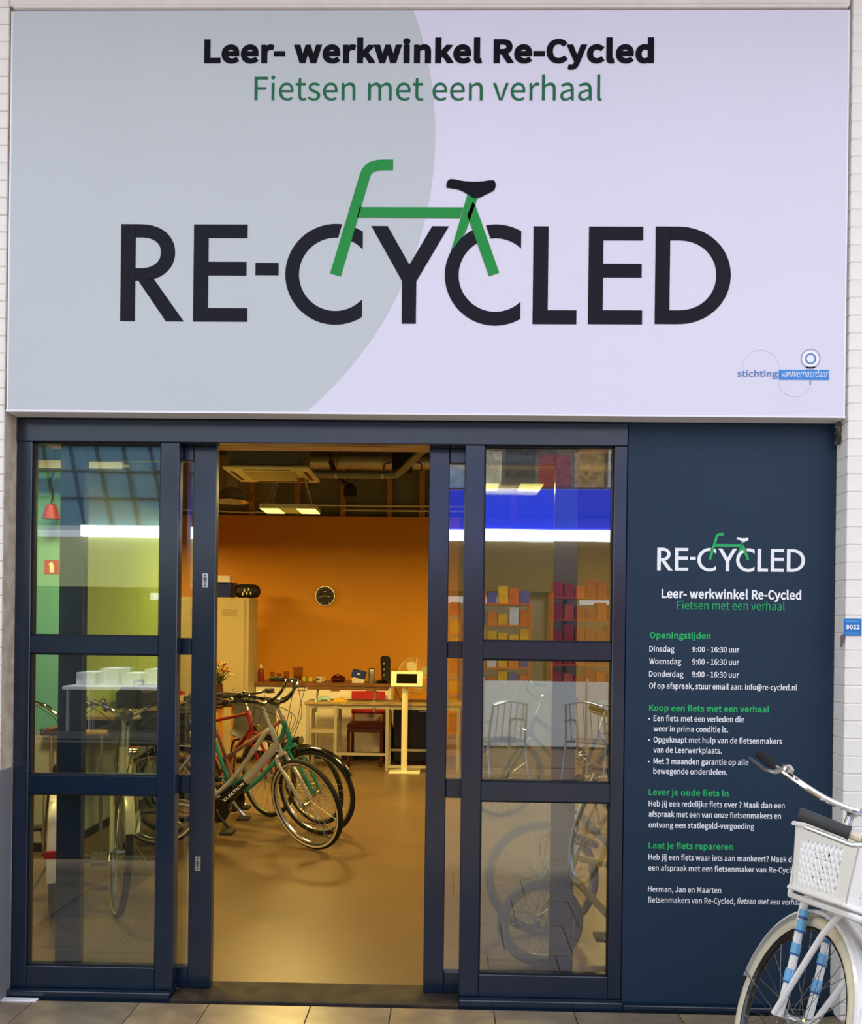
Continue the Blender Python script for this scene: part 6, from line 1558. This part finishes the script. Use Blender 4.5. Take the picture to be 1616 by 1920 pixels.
# black crate on the rack of the electric bicycle, pannier on the teal one
t = thing('rack_crate', 'black plastic crate on the rear rack of the silver electric bicycle', 'crate', (-2.02, 2.588, 0.741), R_(-4))
M_CRATE = mat('black_crate_plastic', '1B1B1C', rough=0.5)
for (x0, x1, y0, y1) in ((-0.19, 0.17, -0.15, -0.143), (-0.19, 0.17, 0.143, 0.15), (-0.19, -0.183, -0.143, 0.143), (0.163, 0.17, -0.143, 0.143)):
    for k in range(4):
        bx('slat', M_CRATE, (x0, x1, y0, y1, 0.012 + k * 0.055, 0.052 + k * 0.055), t)
for sx in (-0.185, 0.165):
    for sy in (-0.146, 0.146):
        bx('corner_post', M_CRATE, (sx - 0.012, sx + 0.012, sy - 0.012, sy + 0.012, 0.0, 0.235), t)
bx('base', M_CRATE, (-0.19, 0.17, -0.15, 0.15, 0.0, 0.012), t)

G2 = 'bicycles behind the left window'
bike('cream bicycle facing the street behind the left window', (-1.905, 1.65, 0), -72, steer=10, kind='wave', frame=M_CREAMP, fork=M_CREAMP, fend=M_CREAMP, tire=M_TYRE, wall=M_IVWALL, bar='city', bar_m=M_CHROME, grip_m=M_BROWNL, saddle_m=M_BLACK, group=G2, headlamp_high=True, stem_h=0.06, guard=M_BLK)
bike('maroon bicycle seen from behind with red reflector at far left', (-2.21, 1.42, 0), 112, steer=-6, kind='diamond', frame=M_MAROON, fork=M_MAROON, fend=M_WHT, bar='city', bar_m=M_CHROME, grip_m=M_BROWNL, saddle_m=M_BROWNL, group=G2, bar_w=0.85)

G3 = 'bicycles behind the right window'
bike('silver youth bicycle with grey tyres behind the right window', (1.13, 0.86, 0), 180, R=0.295, steer=0, kind='diamond', frame=M_SILV, fork=M_SILV, tire=M_TYREG, fend=None, bar='flat', bar_m=M_BLK, group=G3, rack=False, tw=0.021, bar_w=0.85)
bike('small yellow child bicycle behind the right window', (0.907, 0.43, 0), 180, R=0.205, steer=6, kind='diamond', frame=M_YELP, fork=M_YELP, tire=M_TYREG, fend=None, bar='flat', bar_m=M_BLK, group=G3, rack=False, tw=0.024, bar_w=0.62, light=False, low=M_YELP, stand=False)
bike('black bicycle standing deep in the shop behind the right window', (1.20, 3.72, 0), 180, steer=20, kind='mixte', frame=M_BLK, fork=M_BLK, fend=M_BLK, bar='city', bar_m=M_CHROME, group=G3)


# ------------------------------------------------------------------ white bicycles parked outside at the right
def crate_frame(g):
    """where the crate sits above the front wheel: it turns with the fork and is pitched up at its front"""
    return g['S'] @ Matrix.Translation((g['FH'].x + 0.017, 0, 0.7715)) @ Matrix.Rotation(R_(-23.8), 4, 'Y')


def basket_extra(t, g):
    S, FH, CR = g['S'], g['FH'], g['CR']
    K = crate_frame(g)
    Ki = K.inverted() @ S
    c = MB(K)
    for s in (-1, 1):
        c.tube(cr([(-0.19, s * 0.13, -0.018), (0.15, s * 0.13, -0.018), (0.185, s * 0.10, -0.018)], 4), 0.010, 8)
    c.tube([(0.185, -0.10, -0.018), (0.185, 0.10, -0.018)], 0.010, 8)
    for i in range(4):
        x = -0.16 + i * 0.10
        c.tube([(x, -0.13, -0.018), (x, 0.13, -0.018)], 0.005, 6)
    # hoop up behind the crate towards the handlebar
    c.tube(cr([(-0.19, -0.13, -0.018), (-0.225, -0.13, 0.15), (-0.235, -0.09, 0.235), (-0.235, 0.09, 0.235), (-0.225, 0.13, 0.15), (-0.19, 0.13, -0.018)], 5), 0.009, 8)
    co = c.build('front_carrier', M_WHT, t)
    for s in (-1, 1):
        top = Vector((0.02, s * 0.075, -0.018))
        knee = Ki @ (FH + Vector((0.02, s * 0.075, 0.33)))
        axle = Ki @ (FH + Vector((0, s * 0.064, 0)))
        MB(K).tube([top, knee, axle], 0.0095, 8).build('carrier_stay', M_WHT, co)
    MB(K).box(-0.25, -0.24, -0.05, 0.05, 0.17, 0.27, b=0.003).build('carrier_plate', M_WHT, co, False)


def crate(label, bikeobj, g, tilt=0):
    """plastic lattice crate standing on the front carrier: its walls are bars with open holes"""
    S = g['S']
    t = thing('bicycle_basket', label, 'basket', (0, 0, 0))
    base = bikeobj.matrix_basis.copy()
    x0, x1, y0, y1 = -0.155, 0.155, -0.150, 0.150
    H = 0.205
    fl = 0.035                                    # the walls flare outwards towards the top
    TF = base @ crate_frame(g)

    def wall(p0, p1, n, nm):
        """panel from p0 to p1 (at the base) leaning outwards along n"""
        p0, p1, n = Vector(p0), Vector(p1), Vector(n)
        u = (p1 - p0).normalized()
        L = (p1 - p0).length

        def P(a, h, d=0.0):
            c = (a / L - 0.5) * 2
            return p0 + u * (a + c * fl * h / H) + n * (fl * (h / H) + d) + Vector((0, 0, h))
        b = MB(TF)

        def plate(a0, a1, h0, h1):
            vs = [P(a0, h0), P(a1, h0), P(a1, h1), P(a0, h1), P(a0, h0, -0.004), P(a1, h0, -0.004), P(a1, h1, -0.004), P(a0, h1, -0.004)]
            b.add(vs, [(0, 1, 2, 3), (7, 6, 5, 4), (0, 4, 5, 1), (1, 5, 6, 2), (2, 6, 7, 3), (3, 7, 4, 0)])
        plate(0, L, 0, 0.022)
        plate(0, L, H - 0.045, H)
        plate(0, 0.034, 0.022, H - 0.045)
        plate(L - 0.062, L, 0.022, H - 0.045)
        # slanted lattice
        h0, h1 = 0.022, H - 0.045
        a0, a1 = 0.034, L - 0.062
        step = 0.023
        for dirn in (1, -1):
            i = -20
            while i < 40:
                A = a0 + i * step
                pts = []
                for hh in (h0, h1):
                    aa = A + dirn * (hh - h0) * 0.62
                    pts.append((aa, hh))
                (xa_, ha), (xb_, hb) = pts
                lo_, hi_ = min(xa_, xb_), max(xa_, xb_)
                if hi_ > a0 and lo_ < a1:
                    def clip(t_):
                        return (xa_ + (xb_ - xa_) * t_, ha + (hb - ha) * t_)
                    t0, t1 = 0.0, 1.0
                    dx = xb_ - xa_
                    for bound, sgn in ((a0, 1), (a1, -1)):
                        if abs(dx) > 1e-9:
                            tt = (bound - xa_) / dx
                            inside0 = (xa_ - bound) * sgn >= 0
                            if not inside0:
                                t0 = max(t0, tt)
                            if (xb_ - bound) * sgn < 0:
                                t1 = min(t1, tt)
                    if t1 > t0 + 0.02:
                        q0, q1 = clip(t0), clip(t1)
                        b.tube([P(q0[0], q0[1], -0.002), P(q1[0], q1[1], -0.002)], 0.0042, 4, cap=False)
                i += 1
        return b.build(nm, M_BASK, t, False)
    wall((x1, y0, 0), (x1, y1, 0), (1, 0, 0), 'front_wall')
    wall((x0, y1, 0), (x0, y0, 0), (-1, 0, 0), 'rear_wall')
    wall((x1, y1, 0), (x0, y1, 0), (0, 1, 0), 'side_wall')
    wall((x0, y0, 0), (x1, y0, 0), (0, -1, 0), 'side_wall')
    MB(TF).box(x0, x1, y0, y1, 0.0, 0.006).build('floor', M_BASK, t, False)
    MB(TF).box(x0 - 0.012, x1 + 0.012, y0 - 0.012, y1 + 0.012, -0.002, 0.010, b=0.003).build('foot_rim', M_BASK, t, False)
    rim = []
    e = fl + 0.004
    MB(TF).tube([(x0 - e, y0 - e, H), (x1 + e, y0 - e, H), (x1 + e, y1 + e, H), (x0 - e, y1 + e, H)], 0.008, 6, closed=True).build('top_rim', M_BASK, t)
    return t


M_BASK = mat('white_plastic', 'F3F3F1', rough=0.45, var=0.02)
store = {}


def white_extra(t, g):
    basket_extra(t, g)
    store['g'] = g
    # blue stripes on the fork blades
    S, CR, FH = g['S'], g['CR'], g['FH']
    for s in (-1, 1):
        y = s * 0.048
        for (u0, u1, m) in ((0.10, 0.17, 'B'), (0.20, 0.30, 'B'), (0.42, 0.52, 'B'), (0.66, 0.78, 'B')):
            pa, pb = CR + Vector((0.008, y, -0.02)), FH + Vector((-0.010, y, 0.03))
            MB(S).tube([pa.lerp(pb, u0), pa.lerp(pb, u1)], 0.0158, 10).build('fork_stripe', mat('light_blue_stripe', '6FB4E6', rough=0.35), t)
            MB(S).tube([pa.lerp(pb, u1 - 0.008), pa.lerp(pb, u1 + 0.012)], 0.0161, 10).build('fork_stripe', mat('mid_blue_stripe', '1F5FA8', rough=0.35), t)


wb_ = bike('white city bicycle with a front basket parked outside beside the information board', (1.747, -0.597, 0), -161, steer=75, kind='lady', frame=M_WHT, fork=M_WHT, tire=M_TYREW, rim=M_BLK, fend=M_WHT,
           bar='flatdutch', bar_m=M_CHROME, saddle_m=M_BLACK, tw=0.022, light=False, extra=white_extra, cables=False, stem_h=-0.03, fend_end=196)
crate('white lattice plastic basket on the front carrier of the outdoor bicycle', wb_, store['g'])
bike('outdoor bicycle nearest the camera, only its grey grip and brake lever over the basket', (1.50, -1.376, 0), -150, steer=55, kind='lady', frame=M_WHT, fork=M_WHT, tire=M_TYREW, fend=M_WHT,
     bar='flat', bar_m=mat('ivory_handlebar', 'D9CDB4', rough=0.35), grip_m=mat('grey_grip', '3A3A3C', rough=0.75), light=False, cables=False)

# ------------------------------------------------------------------ the other side of the passage, seen in the glass
M_BROWN = mat('brown_fascia', '8A7448', rough=0.6, var=0.05, scale=2)
M_BLUEF = mat('lit_blue_fascia', '1C36C8', rough=0.3, var=0.03, emit='1A35D8', estr=1.9)
M_BAND = mat('lit_white_band', 'FFFFFF', rough=0.4, emit='F4FAFF', estr=5.0)
M_TGL = mat('teal_glazing', '5F8CA0', rough=0.12, var=0.08, scale=1.5)
M_MULL = mat('dark_mullion', '22303A', rough=0.4)
M_OPENB = mat('shop_interior_beige', 'A69A80', rough=0.7, var=0.15, scale=2)
wo = sroot('wall_opposite', 'shop fronts across the passage, reflected in the glass')
YO = -9.0
bx('wall', M_OPENB, (-1.4, 9, YO - 0.6, YO - 0.05, 0, 2.45), wo)
bx('wall', mat('dark_shop_opening', '2C2E2C', rough=0.6, var=0.2, scale=2), (-9, -1.4, YO - 0.6, YO - 0.05, 0, 2.2), wo)
bx('brown_fascia', M_BROWN, (-3.4, 9, YO - 0.6, YO, 2.2, 2.94), wo)
bx('lime_fascia', mat('pale_lime_fascia', 'BFC58A', rough=0.6), (-9, -3.4, YO - 0.6, YO, 2.2, 2.94), wo)
bx('upper_wall', mat('poster_wall', '8A7A66', rough=0.6, var=0.5, scale=5), (-3.4, 9, YO - 0.6, YO - 0.08, 3.7, 4.32), wo)
gz = bx('glazing', M_TGL, (-9, -3.4, YO - 0.6, YO - 0.05, 3.11, 4.32), wo)
for i in range(14):
    x = -8.8 + i * 0.40
    MB().tube([(x + 0.25, YO - 0.03, 3.11), (x, YO - 0.03, 4.32)], 0.022, 4).build('mullion', M_MULL, wo, False)
for z in (3.5, 3.9, 4.29):
    bx('transom', M_MULL, (-9, -3.4, YO - 0.05, YO - 0.02, z, z + 0.03), wo)
o = tag(bx('blue_fascia_sign', M_BLUEF, (-3.3, 9, YO + 0.005, YO + 0.06, 3.11, 3.70), None, 0.01), 'glowing blue fascia sign reflected in the upper right window', 'sign')
o = tag(bx('light_band', M_BAND, (-5.35, 9, YO + 0.005, YO + 0.12, 2.94, 3.10), None, 0.01), 'bright white light band below the blue fascia in the reflection', 'light')
PN = ['tan', 'white', 'brown', 'pale blue', 'straw yellow', 'dark grey', 'red']
ORD = 'one two three four five six seven eight nine ten eleven'.split()
POST = ['C9A46A', 'E6E2DA', '6E5A48', 'A8C4D8', 'D8C8A0', '5A5048', 'B04038']
for i in range(11):
    x = -1.6 + i * 0.5
    t = tag(bx('poster', mat('poster_%d' % (i % 7), POST[i % 7], rough=0.5, var=0.5, scale=14), (x, x + 0.44, YO - 0.08, YO - 0.06, 3.75, 4.22 + 0.05 * (i % 3))),
            '%s poster, number %s from the left in the row above the blue fascia' % (PN[i % 7], ORD[i]), 'poster', 'posters across the passage')
for i, (xa, xb) in enumerate(((-1.2, 1.55), (1.75, 4.4), (-4.6, -3.5))):
    w = sroot('window_%d' % (3 + i), ['wide shop window across the passage', 'second shop window across the passage', 'narrow shop window across the passage'][i])
    bx('frame', M_MULL, (xa, xb, YO - 0.06, YO, 2.13, 2.19), w)
    for x in (xa, xb - 0.06):
        bx('frame', M_MULL, (x, x + 0.06, YO - 0.06, YO, 0, 2.19), w)
    bx('lit_ceiling', mat('shop_ceiling_light', 'E8F0F0', rough=0.5, emit='E8F4F4', estr=0.9), (xa + 0.25, xb - 0.35, YO - 0.05, YO - 0.02, 2.02, 2.12), w)
# goods displayed in front of the shop opposite
CG = [('E2581E', 'orange'), ('B5181E', 'red'), ('F2B41A', 'yellow'), ('DDE4E2', 'white'), ('2A3FA0', 'blue'), ('E8781E', 'amber')]


def goods_rack(x, y, w, h, cols, label):
    t = thing('goods_rack', label, 'rack', (x, y, 0))
    for sx in (-w / 2, w / 2):
        for sy in (-0.2, 0.2):
            MB().tube([(sx, sy, 0), (sx, sy, h)], 0.015, 6).build('post', mat('rack_orange', 'D9581E', rough=0.4), t)
    for k in range(7):
        z = 0.24 + k * (h - 0.30) / 6
        bx('shelf', mat('rack_orange', 'D9581E'), (-w / 2, w / 2, -0.2, 0.2, z - 0.02, z), t)
        n = max(3, int(w / 0.15))
        for i in range(n):
            c = cols[(i * 2 + k * 3 + i * k) % len(cols)]
            xx = -w / 2 + (i + 0.5) * w / n
            hh = 0.15 + 0.09 * ((i * 7 + k * 3) % 4) / 3
            b = bx('carton', mat('goods_%s' % c[1], c[0], rough=0.5, var=0.25, scale=18), (xx - w / n * 0.42, xx + w / n * 0.42, -0.17, 0.15, z, z + hh), t)
    return t


goods_rack(0.75, -8.3, 0.9, 2.05, [CG[2], CG[3], CG[0], CG[3], CG[4], CG[5]], 'shelf rack with yellow and white goods in the right window reflection')
goods_rack(1.95, -8.3, 0.9, 2.15, [CG[1], CG[0], CG[1]], 'shelf rack with red goods in the right window reflection')
goods_rack(2.95, -8.3, 0.8, 2.0, [CG[5], CG[3], CG[0], CG[2]], 'shelf rack with amber and white goods at the right of the reflection')
goods_rack(0.0, -8.0, 0.5, 1.9, [CG[2], CG[1], CG[2]], 'narrow shelf rack with yellow goods in the reflection beside the doorway')
t = thing('terrace_screen', 'white canvas terrace screen reflected in the right window', 'screen', (1.55, -6.4, 0))
bx('canvas', mat('white_canvas', 'F0F4FA', rough=0.7), (-1.05, 1.35, -0.008, 0.008, 0.26, 1.02), t)
for x in (-1.06, 0.15, 1.36):
    MB().tube([(x, 0, 0), (x, 0, 1.06)], 0.02, 8).build('post', M_STEEL, t)
    bx('foot', M_STEEL, (x - 0.04, x + 0.04, -0.2, 0.2, 0, 0.012), t)


def terrace_chair(x, y, rz, label):
    t = thing('terrace_chair', label, 'chair', (x, y, 0), R_(rz), 'metal terrace chairs in the reflection')
    for sx in (-1, 1):
        MB().tube(cr([(sx * 0.25, -0.22, 0), (sx * 0.25, -0.20, 0.44), (sx * 0.26, -0.18, 0.62), (sx * 0.26, 0.10, 0.65), (sx * 0.22, 0.22, 0.66)], 5), 0.013, 7).build('front_leg', M_ALU, t)
        MB().tube(cr([(sx * 0.23, 0.28, 0), (sx * 0.22, 0.20, 0.44), (sx * 0.20, 0.26, 0.84)], 5), 0.013, 7).build('rear_leg', M_ALU, t)
    MB().tube(cr([(-0.20, 0.26, 0.83), (0, 0.29, 0.87), (0.20, 0.26, 0.83)], 5), 0.013, 7).build('top_rail', M_ALU, t)
    for i in range(7):
        bx('seat_slat', M_ALU, (-0.23, 0.23, -0.21 + i * 0.06, -0.165 + i * 0.06, 0.43, 0.445), t)
    for i in range(5):
        xx = -0.15 + i * 0.075
        MB().tube([(xx, 0.21, 0.46), (xx, 0.28, 0.85)], 0.006, 5).build('back_slat', M_ALU, t)
    return t


terrace_chair(1.62, -5.5, 30, 'metal terrace chair at the right of the right window reflection')
terrace_chair(0.62, -5.5, -25, 'metal terrace chair at the left of the right window reflection')
t = thing('market_table', 'white market table reflected low in the left window', 'table', (-3.8, -6.6, 0))
bx('top', M_WHITE, (-0.6, 0.6, -0.35, 0.35, 0.86, 0.90), t, 0.004)
for sx in (-0.55, 0.55):
    for sy in (-0.3, 0.3):
        MB().tube([(sx, sy, 0), (sx, sy, 0.86)], 0.018, 8).build('leg', M_STEEL, t)
for i in range(4):
    bx('carton', mat('goods_white', 'DDE4E2'), (-0.5 + i * 0.27, -0.28 + i * 0.27, -0.2, 0.2, 0.90, 1.05 + 0.05 * (i % 2)), t)
# unseen slab over the shop front, added to darken the top of the sign
struct(bx('shade_slab', mat('shade_slab_soffit', 'BDB8B0', rough=0.7), (-9, 9, -1.45, 0.3, 4.64, 4.9)), 'unseen slab added above the shop front to shade the top of the sign')

# unseen dark planter left of the camera, added to darken the left window reflection
t = thing('added_planter', 'long charcoal planter added in the passage to darken the left window reflection', 'planter', (-3.4, -2.35, 0))
bx('trough', mat('added_planter_charcoal', '15181A', rough=0.6), (-1.65, 1.65, -0.25, 0.25, 0.0, 0.80), t, 0.01)
bx('soil', mat('dark_soil', '1E1812', rough=0.95, bump=0.4), (-1.60, 1.60, -0.21, 0.21, 0.80, 0.81), t)
bx('foot_rail', M_BLACK, (-1.6, 1.6, -0.2, 0.2, -0.0, 0.02), t)
